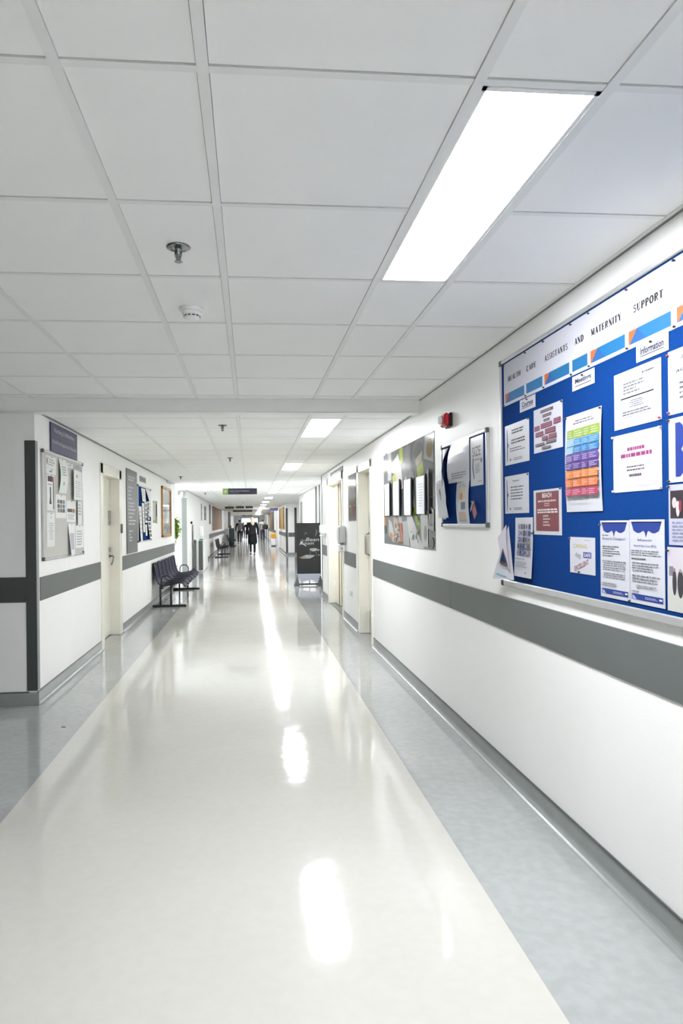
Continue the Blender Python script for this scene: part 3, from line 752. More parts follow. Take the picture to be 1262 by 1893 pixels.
o = s.build('leaflet', 'curled white leaflet folding over at the lower left corner of the big board', 'leaflet'); pins(o, [(BX - .006, 3.46, 1.385)])
# CARING AND SAFE EXCELLENT
s = rsheet(2.785, 2.573, 1.19, 1.342, BX, base=PAPER)
def stamp(txt, u0, v0, u1, v1, col, fill, rot):
    s.text(txt, u0 + .02, v0 + .03, u1 - .02, v1 - .03, ink(col), bold=.015, rot=rot)
s.text('CARING', .14, .19, .70, .30, ink('c9c060'), bold=.02); s.text('AND', .22, .45, .46, .58, ink('8b8f80'), bold=.02, rot=.25)
s.rect(.55, .40, .86, .56, ink('3d44a8')); s.text('SAFE', .58, .43, .83, .53, WH, bold=.02); s.text('EXCELLENT', .18, .70, .78, .84, ink('94515a'), bold=.02, rot=-.3)
s.lines(.6, .06, .92, .09, 1, LG, 2)
o = s.build('notice_paper', 'small white sheet with slanted coloured words CARING AND SAFE EXCELLENT', 'paper'); pins(o, [(BX - .001, 2.70, 1.196), (BX - .001, 2.78, 1.336)])
# two research sheets
def flourish_top(s):
    pts = []
    for k in range(25):
        t = k / 24; d = abs(t - .5); v = .14 - .02 * math.cos(d * 4 * math.pi) * (1 if d > .06 else 0) + max(0, .07 * (1 - d / .05)) - max(0, (d - .42) * 1.2)
        pts.append((.05 + .88 * t, v))
    s.poly([(.05, .035)] + pts + [(.93, .035)], NAVY_B)
    s.rect(.05, .885, .95, .955, NAVY_B); s.poly([(.07, .95), (.07, .9), (.14, .915), (.2, .95)], ink('b9c4e4')); s.lines(.45, .905, .8, .935, 2, ink('c8d0ea'), 5, .5, .2); s.rect(.85, .905, .93, .925, WH)
NAVY_B = ink('23409a')
s = rsheet(2.531, 2.328, 1.114, 1.411, BX - .001, base=GLOSSP); flourish_top(s)
s.lines(.08, .185, .4, .2, 1, GY, 2, .8); s.text('Research Champion?', .09, .215, .88, .26, ink('4a4f9c'), bold=0.0)
s.lines(.09, .32, .75, .47, 5, GY, 8, .38, .5); s.lines(.05, .51, .92, .65, 5, LG, 9, .38, .15, True); s.lines(.08, .67, .9, .75, 3, LG, 10, .38, .2, True); s.lines(.07, .8, .7, .86, 2, LG, 11, .38, .4)
o = s.build('notice_paper', 'white sheet headed Research Champion? under a blue flourish', 'paper'); pins(o, [(BX - .002, 2.525, 1.395)])
s = rsheet(2.326, 2.12, 1.114, 1.413, BX - .001, base=GLOSSP); flourish_top(s)
s.text('BeResponsive', .25, .225, .66, .26, ink('4a4f9c')); s.text('Research Focus Group (BRFG)', .14, .295, .78, .33, ink('4a4f9c'))
s.lines(.05, .355, .92, .43, 3, LG, 12, .38, .2); s.lines(.06, .455, .5, .475, 1, GY, 1, .8); s.lines(.08, .5, .9, .62, 4, LG, 13, .38, .3); s.lines(.08, .65, .92, .75, 3, LG, 14, .38, .5); s.lines(.2, .77, .85, .82, 2, LG, 15, .38, .1); s.lines(.06, .84, .3, .87, 1, LG, 3)
o = s.build('notice_paper', 'white sheet with a blue flourish, right of the Research Champion? sheet', 'paper'); pins(o, [(BX - .002, 2.325, 1.118)])
# plain notice under Information
s = rsheet(2.421, 2.131, 1.749, 1.957, BX, base=PAPER)
s.lines(.62, .11, .86, .14, 1, GY, 2, .9, 0); s.rect(.08, .12, .17, .67, ink('e0e3e2')); s.lines(.22, .2, .72, .42, 4, LG, 3, .5, .5)
s.rect(.16, .47, .86, .49, K_); s.rect(.16, .49, .163, .82, GY); s.rect(.857, .49, .86, .76, GY); s.rect(.16, .815, .86, .82, LG)
s.lines(.36, .53, .66, .67, 4, LG, 5, .4, .3, True); s.lines(.2, .70, .82, .79, 2, LG, 6, .4, .1)
o = s.build('notice_paper', 'white notice with a boxed black-ruled panel, below the Information card', 'paper'); pins(o, [(BX - .001, 2.137, 1.755)], 'c8304c')
# pink sheet
s = rsheet(2.432, 2.132, 1.515, 1.728, BX, base=GLOSSP); s.rect(.09, .08, .91, .92, ink('ddd2db'))
s.rect(.5, .08, .91, .92, ink('e0d0de'))
MG = ink('9c3b7c'); s.lines(.32, .24, .68, .31, 1, MG, 1, .8, 0); s.lines(.18, .34, .82, .42, 1, MG, 2, .8, 0); s.lines(.3, .55, .68, .66, 2, GY, 3, .4, .2, True); s.lines(.36, .7, .62, .75, 1, GY, 4, .8, 0)
o = s.build('notice_paper', 'pale pink sheet with magenta heading, lower middle of the big board', 'paper')
pins(o, [(BX - .001, y, z) for y in (2.428, 2.136) for z in (1.52, 1.723)], 'e8e8ec')
# sheets cut by the photo's right edge
s = rsheet(2.094, 1.80, 1.754, 1.962, BX, base=PAPER); s.text('Are you', .22, .12, .6, .2, ink('41434f'), bold=.01); s.text('addressing?', .14, .3, .86, .38, ink('41434f'), bold=.02); s.lines(.2, .5, .85, .8, 4, GY, 5)
o = s.build('notice_paper', 'top white sheet cut off by the right edge of the photo', 'paper'); pins(o, [(BX - .001, 2.09, 1.95), (BX - .001, 2.088, 1.762)], '8c3048')
s = rsheet(2.095, 1.80, 1.533, 1.742, BX, base=PAPER)
pts = [(.12, .08)]
for k in range(17):
    t = k / 16; pts.append((.2 + .09 * math.sin(math.pi * t) ** .4 - .07 * max(0, 1 - abs(t - .5) * 8), .08 + .84 * t))
s.poly(pts + [(.12, .92)], NAVY_B); s.lines(.4, .3, .85, .7, 6, GY, 4)
o = s.build('notice_paper', 'white sheet with a blue bracket flourish at the right edge of the photo', 'paper'); pins(o, [(BX - .001, 2.09, 1.737), (BX - .001, 2.09, 1.538)])
s = rsheet(2.098, 1.80, 1.329, 1.526, BX, base=ink('c9cbe2')); s.rect(.03, .1, .97, .56, ink('3a3138'))
for (u, v, ru, rv, cc) in ((.1, .3, .04, .09, 'd9cfcf'), (.16, .4, .03, .13, 'e8e6ea'), (.2, .36, .025, .1, 'a43a52'), (.35, .3, .08, .2, 'd0c8cc')): s.ell(u, v, ru, rv, ink(cc))
s.lines(.06, .6, .94, .95, 6, ink('9a9cbc'), 4)
o = s.build('photo_sheet', 'lilac sheet with a dark group photo at the right edge, above the street photo', 'photo'); pins(o, [(BX - .001, 2.093, 1.52)])
s = rsheet(2.108, 1.80, 1.112, 1.322, BX, base=ink('e2dbe4')); s.rect(.0, .62, 1, 1, ink('dcdcd8')); s.rect(.03, .3, .1, .45, ink('8d8d9a'))
for (u, v, ru, rv) in ((.12, .55, .035, .2), (.22, .56, .05, .22), (.35, .55, .04, .2), (.5, .56, .05, .22)): s.ell(u, v, ru, rv, ink('45444c')); s.ell(u, v - .2, .018, .03, ink('b09a96'))
o = s.build('photo_sheet', 'pale sheet with a photo of standing people at the lower right edge', 'photo'); pins(o, [(BX - .001, 2.1, 1.31)])

# second blue board
noticeboard('R', XR, 3.785, 4.715, 1.378, 1.958, BLUEF, 'smaller blue felt noticeboard with loose papers, below the red alarm', fr=.02, dep=.018)
CX = XR - .012
s = rsheet(4.68, 4.54, 1.43, 1.925, CX, base=GLOSSP, bend=lambda u, v: .004 + .05 * u * math.sin(math.pi * min(1, v * 1.6)) if v < .55 else .004 + .02 * u)
s.rect(.25, .08, .7, .22, GY); s.rect(.35, .24, .6, .3, LG)
s.build('hanging_paper', 'narrow curling white paper at the left side of the smaller blue board', 'paper')
s = rsheet(4.70, 4.46, 1.44, 1.70, CX - .03, base=GLOSSP, bend=lambda u, v: .02 * (1 - v) + .03 * u * (1 - v))
s.ell(.5, .32, .12, .1, ink('55585e')); s.rect(.46, .36, .54, .52, ink('55585e'))
s.build('hanging_paper', 'curling paper with a dark tree mark, lower left of the smaller board', 'paper')
s = rsheet(4.475, 4.095, 1.672, 1.94, CX, base=GLOSSP, bend=lambda u, v: .03 * math.sin(math.pi * min(1, v * .8)) * (1 - u) + .004)
s.lines(.2, .75, .9, .92, 3, GY, 3); s.lines(.2, .3, .8, .34, 1, LG, 3)
s.build('notice_paper', 'large glossy blank sheet at the top middle of the smaller board', 'paper')
s = rsheet(4.35, 4.10, 1.39, 1.69, CX - .002, base=GLOSSP, bend=lambda u, v: .01 * math.sin(math.pi * v))
s.text('A PILL', .25, .1, .8, .18, ink('8a7a90'), bold=.01); s.rect(.25, .2, .75, .45, ink('d9c39a')); s.ell(.45, .38, .12, .08, ink('c98f52')); s.rect(.4, .5, .75, .66, ink('7c8a8c')); s.rect(.2, .72, .78, .86, ink('dcc3b0')); s.text('JOIN US', .22, .88, .78, .94, ink('6a6a78'))
s.build('notice_paper', 'narrow glossy leaflet with tan pictures, lower middle of the smaller board', 'leaflet')
s = rsheet(4.085, 3.856, 1.631, 1.93, CX, base=GLOSSP)
s.text('SIZE', .16, .2, .82, .4, ink('6a4a50'), bold=.01)
s.lines(.35, .44, .75, .5, 1, GY, 3); s.poly([(.2, .42), (.28, .42), (.24, .6), (.32, .85), (.26, .86), (.16, .62)], K_); s.ell(.86, .5, .07, .05, ink('5a5fae')); s.lines(.38, .55, .75, .75, 5, LG, 4); s.lines(.6, .9, .9, .93, 1, GY, 3)
s.build('notice_paper', 'white sheet with big lettering at the top right of the smaller board', 'paper')
s = rsheet(4.05, 3.88, 1.425, 1.545, CX, base=None, bend=lambda u, v: .01 + .03 * v)
trif(s, [(.1, .2), (.3, 0), (.95, .7), (.85, 1.0), (.55, .75)], ink('d2555c'), 0); trif(s, [(.18, .12), (.36, .06), (.38, .3), (.28, .62), (.2, .5)], PAPER, .003)
trif(s, [(-.05, .1), (.15, .02), (.2, .12)], ink('c0304a'), .002)
s.build('ribbon', 'red ribbon pinned to the lower right of the smaller blue board', 'ribbon')

# red alarm
t = thing('fire_alarm', (XR, 4.54, 2.07), 'red square fire alarm sounder with a clear beacon high on the right wall', 'fire alarm')
mb = MB(); mb.bbox(XR - .02, XR, 4.48, 4.61, 2.065, 2.165, BLACKP, .008); mb.build('back_plate', t)
mb = MB(); mb.bbox(XR - .06, XR - .02, 4.475, 4.6, 2.07, 2.16, mat('alarm_red', 'b4182f', .35), .014); mb.build('sounder', t)
mb = MB(); mb.lathe([(.03, 0), (.03, .012), (.022, .022), (.008, .026)], (0, 0, 0), WHITEP, 20, 'x')
mb.v = [(XR - .06 - v[0], 4.545 + v[1] , 2.115 + v[2]) for v in mb.v]; mb.f = [f[::-1] for f in mb.f]; mb.build('beacon', t)

# food poster (plates, leaves and glasses on slate) with four paper holders
s = rsheet(6.85, 4.935, 1.197, 2.10, XR, base=mat('glossy_poster_slate', '4c4f4f', .12, spec=.12, noise=.12, scale=3.0), thick=.003, step=.00004)
rnd = random.Random(3)
def sh(u, v, r, col, n=4, rot=0.0, a=1.0):
    s.poly([(u + r * math.cos(rot + 2 * math.pi * k / n) * a * .5, v + r * math.sin(rot + 2 * math.pi * k / n)) for k in range(n)], ink(col, .15))
I = lambda c: ink(''.join('%02x' % int(int(c[q:q + 2], 16) * .86) for q in (0, 2, 4)), .14)
s.rect(.0, .0, .11, .14, I('8a8d8c')); s.rect(.11, .0, .2, .3, I('c9cccb')); s.rect(.45, .02, .62, .42, I('7d8080')); s.rect(.9, .55, 1, .95, I('55595a'))
s.ell(.07, .08, .06, .1, I('a5a8a8')); s.poly([(.22, .12), (.36, .05), (.4, .16), (.3, .26), (.2, .22)], I('dcdedd')); s.ell(.26, .14, .03, .02, I('b8333c'))
s.poly([(.38, .02), (.45, 0), (.46, .14), (.4, .2)], I('a9bb3a')); s.ell(.56, .09, .05, .09, I('8e9191')); s.ell(.75, .12, .11, .12, I('86898a')); s.ell(.75, .12, .085, .09, I('757879'))
s.poly([(.86, .0), (.99, .03), (.99, .26), (.84, .2)], I('c4c7c5')); s.ell(.93, .13, .05, .08, I('a78a3c')); s.poly([(.7, .18), (.82, .12), (.8, .22), (.72, .25)], I('cfc8b4'))
s.poly([(.72, .26), (.83, .21), (.84, .32), (.74, .38)], I('a9bf3f')); s.poly([(.22, .27), (.3, .23), (.32, .33), (.25, .38)], I('b0b84a')); s.poly([(.3, .22), (.42, .16), (.46, .42), (.33, .46)], I('d8d3cd'))
s.ell(.62, .34, .05, .07, I('8f9292')); s.poly([(.46, .38), (.52, .3), (.55, .44), (.48, .46)], I('d5d8d6')); s.poly([(.35, .42), (.42, .42), (.44, .78), (.36, .76)], I('bcbfbd'))
s.poly([(.6, .42), (.66, .42), (.68, .66), (.6, .7)], I('f0f1f0')); s.poly([(.15, .5), (.2, .5), (.2, .66), (.15, .7)], I('cfe0b0'))
s.poly([(0, .66), (.04, .64), (.05, .8), (0, .84)], I('d08a3c')); s.poly([(.12, .72), (.2, .76), (.25, .86), (.24, .99), (.12, .9)], I('c9cccb')); s.poly([(.15, .86), (.22, .9), (.21, .96), (.15, .92)], I('c47a3a'))
s.poly([(.24, .7), (.34, .74), (.4, .96), (.26, .98)], I('b9a894'))
for k in range(26): s.ell(.26 + .13 * rnd.random(), .78 + .19 * rnd.random(), .008 + .01 * rnd.random(), .012, I(rnd.choice(['7b3f2e', '3d4f2a', 'e8e0d0', 'a4402c', '54402c'])))
s.poly([(.38, .78), (.42, .76), (.46, .96), (.41, .97)], I('c85a44')); s.poly([(.44, .76), (.56, .74), (.58, .99), (.46, .99)], I('c2c5c2'))
s.poly([(.52, .68), (.6, .66), (.8, .96), (.84, 1.0), (.6, 1.0)], I('e4e6e4'))
for k in range(34):
    t_ = rnd.random(); s.ell(.64 + .13 * t_ + .03 * rnd.random(), .62 + .2 * t_ + .05 * rnd.random(), .02, .024, I(rnd.choice(['8fa42c', 'b9cf4e', '5f7a1e', 'a5bf3c'])), rnd.random() * 3)
s.poly([(.78, .7), (.9, .66), (.9, .98), (.8, .98)], I('dcdedc')); s.ell(.86, .86, .025, .07, I('8a8d8c'))
for k in range(14): s.ell(.62 + .14 * rnd.random(), .84 + .14 * rnd.random(), .012, .03, I(rnd.choice(['4c4f4e', '9a9d9c', 'f3f4f3'])), rnd.random())
s.poly([(.93, .62), (.99, .66), (.99, .84), (.9, .82)], I('c0c3c2')); s.poly([(.94, .65), (.975, .68), (.975, .8), (.92, .79)], I('5d6160'))
s.ell(.95, .94, .035, .05, I('2a2c2c')); s.ell(.03, .84, .025, .05, I('4a4d4c'))
s.build('poster', 'large glossy grey poster of plates, leaves and food on the right wall', 'poster')
hx = XR - .012
for i, (ya, yb, z0, z1) in enumerate(((6.74, 6.47, 1.48, 1.797), (6.34, 6.04, 1.478, 1.797), (5.89, 5.59, 1.474, 1.785), (5.45, 5.14, 1.478, 1.782))):
    lb = ['leftmost of four black-edged paper holders on the food poster', 'second from left black-edged paper holder on the food poster', 'third from left black-edged paper holder on the food poster', 'rightmost black-edged paper holder on the food poster'][i]
    t = thing('document_holder', (hx, (ya + yb) / 2, z0), lb, 'document holder', 'paper holders on the food poster')
    mb = MB(); mb.bbox(hx - .008, hx, yb, ya, z0, z1, WHITEP, .002); mb.build('backing', t)
    s = rsheet(ya - .03, yb + .03, z0 + .012, z1 - .012, hx - .008, base=mat('menu_sheet', 'e9edf5', .3)); s.lines(.15, .15, .85, .85, 9, ink('c5cbd8'), i, .25, .4, True); s.mb.build('menu_sheet', t)
    mb = MB(); mb.bbox(hx - .013, hx, yb - .005, yb + .03, z0 - .01, z1 + .012, BLACKP, .003); mb.build('side_rail', t)
    mb = MB(); mb.bbox(hx - .011, hx, ya - .018, ya + .005, z0 - .01, z1 + .005, BLACKP, .003); mb.build('side_rail', t)
t = MB(); t.bbox(hx - .008, hx, 5.04, 5.09, 1.475, 1.82, BLACKP, .003)
tag(t.build('clip_rail'), 'black upright rail right of the paper holders', 'rail')

# narrow poster between the doors
s = rsheet(9.35, 8.68, 1.438, 2.072, XR, base=mat('glossy_poster_grey', '45484a', .12, spec=.15), thick=.004)
s.rect(.0, .0, 1, .12, I('8a8d8c')); s.rect(.2, .24, .95, .38, I('a8822c')); s.rect(0, .38, 1, .55, I('8d9094')); s.poly([(.2, .56), (.85, .56), (.6, .95), (.4, .95)], I('b0762c')); s.poly([(.35, .62), (.7, .62), (.55, .9)], I('c4582c'))
s.ell(.25, .68, .14, .03, I('f4efe0')); s.ell(.85, .68, .08, .02, I('f4efe0')); s.rect(.05, .1, .3, .14, I('d8dad9'))
s.build('poster', 'narrow glossy poster in grey and amber between the two right doors', 'poster')
# sign above the double door
s = rsheet(11.4, 9.87, 2.175, 2.262, XR, base=ink('868a8b'), thick=.008); s.lines(.15, .3, .8, .75, 1, WH, 3, .5, .1)
s.build('door_sign', 'long grey sign above the double door on the right', 'sign')
# dispensers
t = thing('paper_towel_dispenser', (XR, 9.9, 1.11), 'pale grey paper towel dispenser beside the double door', 'dispenser')
mb = MB(); mb.bbox(XR - .11, XR, 9.62, 9.88, 1.12, 1.37, GREYP, .02); mb.build('cover', t)
mb = MB(); mb.box(XR - .08, XR - .03, 9.66, 9.84, 1.105, 1.12, DGREYP); mb.build('outlet', t)
t = thing('soap_dispenser', (XR, 9.75, .98), 'white soap dispenser under the paper towel dispenser', 'dispenser')
mb = MB(); mb.bbox(XR - .1, XR, 9.68, 9.82, .98, 1.105, WHITEP, .02); mb.build('body', t)
mb = MB(); mb.lathe([(.02, 0), (.02, .008), (.012, .012)], (0, 0, 0), GREYP, 14, 'y'); mb.v = [(XR - .06 + v[0], 9.68 - v[1], 1.04 + v[2]) for v in mb.v]; mb.f = [f[::-1] for f in mb.f]; mb.build('push_button', t)
t = thing('hand_gel_dispenser', (XR, 12.3, 1.2), 'white hand gel dispenser left of the double door', 'dispenser')
mb = MB(); mb.bbox(XR - .1, XR, 12.15, 12.45, 1.22, 1.38, WHITEP, .02); mb.build('body', t)
mb = MB(); mb.bbox(XR - .1, XR - .02, 12.2, 12.4, 1.16, 1.2, GREYP, .01); mb.build('lever', t)
t = thing('wall_socket', (XR, 9.17, .405), 'small grey wall socket low between the two right doors', 'socket')
mb = MB(); mb.bbox(XR - .012, XR, 9.10, 9.25, .4, .475, GREYP, .003); mb.build('face_plate', t)
mb = MB(); mb.bbox(XR - .016, XR - .012, 9.13, 9.16, .45, .465, WHITEP, .001); mb.build('switch', t)

# pull-up banner
bx0, bx1, by = 1.055, 1.62, 15.1
t = thing('pull_up_banner', ((bx0 + bx1) / 2, by, 0), 'black pull-up banner reading the Bean Room, standing by the right wall', 'banner')
BK = mat('black_banner_film', '1d1f1e', .4); SIL = mat('silver_banner_foot', 'b9bccb', .35, metal=.3)
s = fsheet(bx0, bx1 - .03, .27, 1.42, by - .01, base=BK, thick=.002)
s.text('the', .15, .315, .38, .36, ink('a9aca8'), bold=0, shear=.3); s.text('Bean', .40, .29, .95, .36, WH, bold=.0, shear=.35); s.text('Room', .14, .365, .72, .43, WH, bold=.0, shear=.35)
s.poly([(.10, .43), (.14, .43), (.28, .36), (.22, .36)], WH); s.poly([(.2, .4), (.26, .4), (.42, .455), (.36, .455)], WH)
pts = [(.80 + .03 * math.sin(t_ * 5), .12 + .15 * t_) for t_ in [k / 10 for k in range(11)]]
for k in range(10): s.poly([(pts[k][0], pts[k][1]), (pts[k][0] + .03 * math.sin(math.pi * k / 10) + .012, pts[k][1]), (pts[k + 1][0] + .03 * math.sin(math.pi * (k + 1) / 10) + .012, pts[k + 1][1]), (pts[k + 1][0], pts[k + 1][1])], ink('8d908e'))
s.poly([(.3, .24), (.38, .18), (.46, .2), (.4, .205)], ink('808381'))
s.ell(.70, .52, .17, .022, ink('e8e6dc')); s.ell(.66, .515, .1, .01, ink('c8b37e')); s.poly([(.56, .53), (.84, .53), (.78, .56), (.64, .56)], ink('d5d5d0')); s.ell(.9, .535, .07, .018, ink('b9bbb8'))
s.rect(.565, .53, .58, .62, ink('9a9c9a')); s.rect(.81, .56, .825, .65, ink('a0a2a0')); s.poly([(.12, .68), (.4, .625), (.75, .635), (.72, .66), (.55, .70), (.2, .70)], ink('cfd1d3')); s.ell(.25, .68, .15, .013, ink('c9ab6c')); s.ell(.93, .635, .035, .012, ink('d8d8d8'))
s.mb.build('banner_panel', t)
mb = MB(); n = 14; vs = []
pr = [(bx0 - .0, .27), (bx1 - .02, .285)]
top = [(bx0, .27), (bx1 - .02, .27)]
pl = [(bx0, .27)] + [(bx0 + .09, .1)] + [(bx0 + .17 + (bx1 - bx0 - .2) * k / 8, .1 + .03 * math.sin(math.pi * k / 8)) for k in range(9)] + [(bx1 - .02, .27)]
vs = [(x, by - .03, z) for x, z in pl] + [(x, by - .02, z) for x, z in pl]; m_ = len(pl)
mb.add(vs, [tuple(range(m_)), tuple(range(m_, 2 * m_))[::-1]] + [(k, m_ + k, m_ + (k + 1) % m_, (k + 1) % m_) for k in range(m_)], SIL); mb.build('foot_skirt', t)
mb = MB()
for x in (bx0 - .0, bx1 - .04):
    mb.add([(x - .07, by - .15, .0), (x + .05, by - .15, .0), (x + .05, by + .15, 0), (x - .07, by + .15, 0), (x, by - .01, .25), (x + .01, by - .01, .25)], [(0, 3, 2, 1), (0, 1, 5, 4), (1, 2, 5), (2, 3, 4, 5), (3, 0, 4)], DGREYP)
mb.box(bx0, bx1 - .03, by - .02, by + .02, .02, .05, BLACKP); mb.build('stand', t)
mb = MB(); mb.tube([((bx0 + bx1) / 2, by + .015, .05), ((bx0 + bx1) / 2, by + .015, 1.42)], .012, ALU); mb.build('pole', t)

# ================================================================== LEFT WALL OBJECTS
s = lsheet(5.85, 6.71, 2.052, 2.3, XL, base=mat('navy_sign', '38395f', .4), thick=.014)
s.text('Nursing & Midwifery', .1, .14, .9, .36, ink('d4d7de'), bold=.02); s.rect(0, .50, 1, .515, ink('2b2c50')); s.text('Pre & Post Registration Education', .04, .58, .97, .74, ink('d4d7de'), bold=.01)
s.build('department_sign', 'navy sign reading Nursing & Midwifery above the grey noticeboard', 'sign')
noticeboard('L', XL, 5.6, 6.91, 1.13, 2.042, GREYF, 'grey felt noticeboard covered with papers on the near left wall', fr=.02, dep=.02)
LX = XL + .0125
LGL = ink('b9bcc0')
def lpaper(y0, y1, z0, z1, label, fn, base=PAPER_L, bend=None, lift=0, name='notice_paper', cat='paper'):
    s = lsheet(y0, y1, z0, z1, LX + lift, base=base, bend=bend); fn(s)
    o = s.build(name, label, cat); pins(o, [(LX + lift + .001, (y0 + y1) / 2, z1 - .008)], '707478', nrm=(1, 0, 0)); return o
lpaper(5.70, 5.99, 1.9, 2.003, 'white card with a bold logo, top left of the grey board', lambda s: (s.text('K', .05, .15, .25, .75, GY, bold=.01), s.lines(.3, .2, .9, .8, 3, LGL, 2)))
lpaper(5.70, 5.985, 1.853, 1.897, 'thin white strip label under the top left card of the grey board', lambda s: s.lines(.3, .25, .7, .8, 1, GY, 2))
def f(s): s.rect(.1, .04, .7, .19, ink('262b52')); s.rect(.7, .04, .92, .19, ink('d2506a')); s.rect(.8, .19, .92, .97, ink('3a3f4a')); s.poly([(.35, .35), (.5, .33), (.52, .7), (.58, .82), (.28, .82), (.38, .6)], K_); s.lines(.1, .24, .7, .3, 1, GY, 3)
lpaper(5.72, 5.93, 1.545, 1.845, 'white poster with a dark figure and a navy and pink header on the grey board', f)
lpaper(5.71, 5.93, 1.238, 1.525, 'plain white sheet at the lower left of the grey board', lambda s: (s.poly([(.45, .16), (.55, .16), (.5, .08)], GY), s.lines(.2, .28, .85, .8, 9, LGL, 4, .35, .4, True)))
lpaper(6.05, 6.29, 1.705, 2.01, 'glossy curling sheet at the top middle of the grey board', lambda s: (s.ell(.45, .72, .05, .06, GY), s.lines(.2, .2, .8, .5, 4, LGL, 4)), bend=lambda u, v: .02 * math.sin(math.pi * v) + .004)
def f(s):
    for i in range(3):
        for j in range(3): s.rect(.15 + i * .25, .22 + j * .19, .37 + i * .25, .38 + j * .19, ink(['8d908f', '6a6d6d', 'a5a8a7'][(i + j) % 3]))
lpaper(5.965, 6.29, 1.482, 1.69, 'white sheet with a block of grey pictures in the middle of the grey board', f)
lpaper(6.34, 6.55, 1.955, 1.998, 'small white label near the top right of the grey board', lambda s: s.lines(.15, .25, .85, .8, 1, LGL, 2), base=PAPER_L)
lpaper(6.57, 6.88, 1.955, 2.002, 'small white label at the top right corner of the grey board', lambda s: s.lines(.15, .25, .85, .8, 1, LGL, 3), base=PAPER)
lpaper(6.46, 6.89, 1.66, 1.945, 'large white sheet at the upper right of the grey board', lambda s: (s.ell(.35, .2, .1, .06, LGL), s.lines(.15, .35, .85, .9, 8, LGL, 5, .3)), bend=lambda u, v: .03 * (1 - u))
lpaper(6.31, 6.63, 1.449, 1.648, 'white sheet with a black and orange banner on the grey board', lambda s: (s.rect(.08, .38, .6, .54, ink('55585a')), s.rect(.62, .38, .92, .56, ink('d99a45')), s.lines(.15, .62, .85, .9, 4, LGL, 4)))
lpaper(6.34, 6.58, 1.135, 1.432, 'narrow curling white leaflet at the lower middle of the grey board', lambda s: (s.rect(.12, .3, .75, .82, PAPER), s.rect(.72, .3, .78, .82, GY)), bend=lambda u, v: .03 * (1 - u) * v + .003)
lpaper(6.65, 6.87, 1.42, 1.652, 'pale sheet in the middle right of the grey board', lambda s: s.lines(.15, .1, .85, .6, 4, LGL, 6), bend=lambda u, v: .015 * (1 - u))
lpaper(6.62, 6.87, 1.195, 1.415, 'pale sheet at the lower right of the grey board', lambda s: (s.lines(.15, .2, .85, .9, 6, LGL, 7)), bend=lambda u, v: .012 * u)

s = lsheet(9.35, 10.2, 1.015, 2.2, XL, base=mat('slate_directory', '4c5251', .35, noise=.03), thick=.012)
for i, (w_, z) in enumerate(((.62, .09), (.5, .125), (.45, .215), (.28, .26), (.22, .305), (.35, .35), (.55, .4), (.5, .44), (.62, .48), (.52, .525), (.35, .57), (.72, .61), (.6, .65), (.36, .735), (.15, .775), (.32, .81), (.28, .845))):
    s.lines(.14, z - .012, .14 + w_, z + .012, 1, ink('f2f5f4'), i, .75, 0)
s.build('directory_sign', 'tall slate grey directory sign with white lines of text on the left wall', 'sign')
s = lsheet(10.5, 11.1, 2.092, 2.176, XL, base=ink('adb0ae'), thick=.006); s.lines(.15, .25, .85, .8, 1, ink('808382'), 3, .5, 0)
s.build('small_sign', 'small pale grey sign above the blue board on the left wall', 'sign')
noticeboard('L', XL, 10.25, 11.58, 1.15, 2.026, BLUEF, 'blue noticeboard crowded with papers beside the slate directory', fr=.02, dep=.02)
b3 = [(10.55, 10.95, 1.78, 1.99, .02, 'curled white sheet at the top of the left blue board', 0), (11.0, 11.4, 1.82, 2.0, .05, 'bright glossy sheet at the upper right of the left blue board', 0), (11.3, 11.54, 1.55, 1.99, .01, 'tall white sheet along the right of the left blue board', 0),
      (10.3, 10.56, 1.16, 1.7, .03, 'long white curling sheet at the lower left of the left blue board', 0), (10.6, 10.82, 1.3, 1.76, .02, 'long white strip in the middle of the left blue board', 0), (10.86, 11.1, 1.45, 1.78, .01, 'grey printed sheet in the middle of the left blue board', 1),
      (11.12, 11.32, 1.5, 1.8, .02, 'grey patterned sheet right of centre on the left blue board', 1), (10.9, 11.1, 1.24, 1.42, .01, 'small white sheet low on the left blue board', 0), (11.15, 11.5, 1.19, 1.48, .04, 'dark printed curled leaflet at the lower right of the left blue board', 1)]
for i, (a, b, c_, d_, e_, lb, pr) in enumerate(b3):
    def f(s):
        if pr:
            r2 = random.Random(i)
            for j in range(4): s.rect(.1, .08 + j * .22, .9, .24 + j * .22, ink(r2.choice(['6e7174', '3a3d44', '8f9296', '50525e'])))
        else: s.lines(.15, .1, .85, .8, 6, ink('c6c9cc'), i, .3)
    lpaper(a, b, c_, d_, lb, f, bend=lambda u, v, e_=e_: e_ * v * (1 - u * .5) + .003, lift=.001 * (i % 3))
# leaflet holder, picture frame, sensor box
t = thing('leaflet_holder', (XL, 12.15, 1.44), 'small clear leaflet holder with green corners left of the framed picture', 'leaflet holder')
mb = MB()
mb.box(XL, XL + .004, 11.9, 12.4, 1.45, 1.835, ink('dfe3d8')); mb.build('backing', t)
GR = ink('9db04a')
for (a, b, c_, d_) in ((11.9, 12.02, 1.80, 1.835), (12.24, 12.4, 1.78, 1.84), (11.9, 12.08, 1.45, 1.49), (12.2, 12.4, 1.44, 1.56)):
    mb = MB(); mb.box(XL + .004, XL + .007, a, b, c_, d_, GR); mb.build('corner', t)
mb = MB(); mb.box(XL + .004, XL + .02, 12.26, 12.3, 1.56, 1.78, GY); mb.build('spine', t)
t = thing('framed_picture', (XL, 13.7, 1.17), 'wood-framed glazed picture on the left wall before the bright lobby', 'picture')
WOODF = mat('golden_oak', 'b3843e', .35, noise=.15, scale=25)
mb = MB(); ya, yb, z0, z1, fw = 13.0, 14.42, 1.17, 2.165, .05
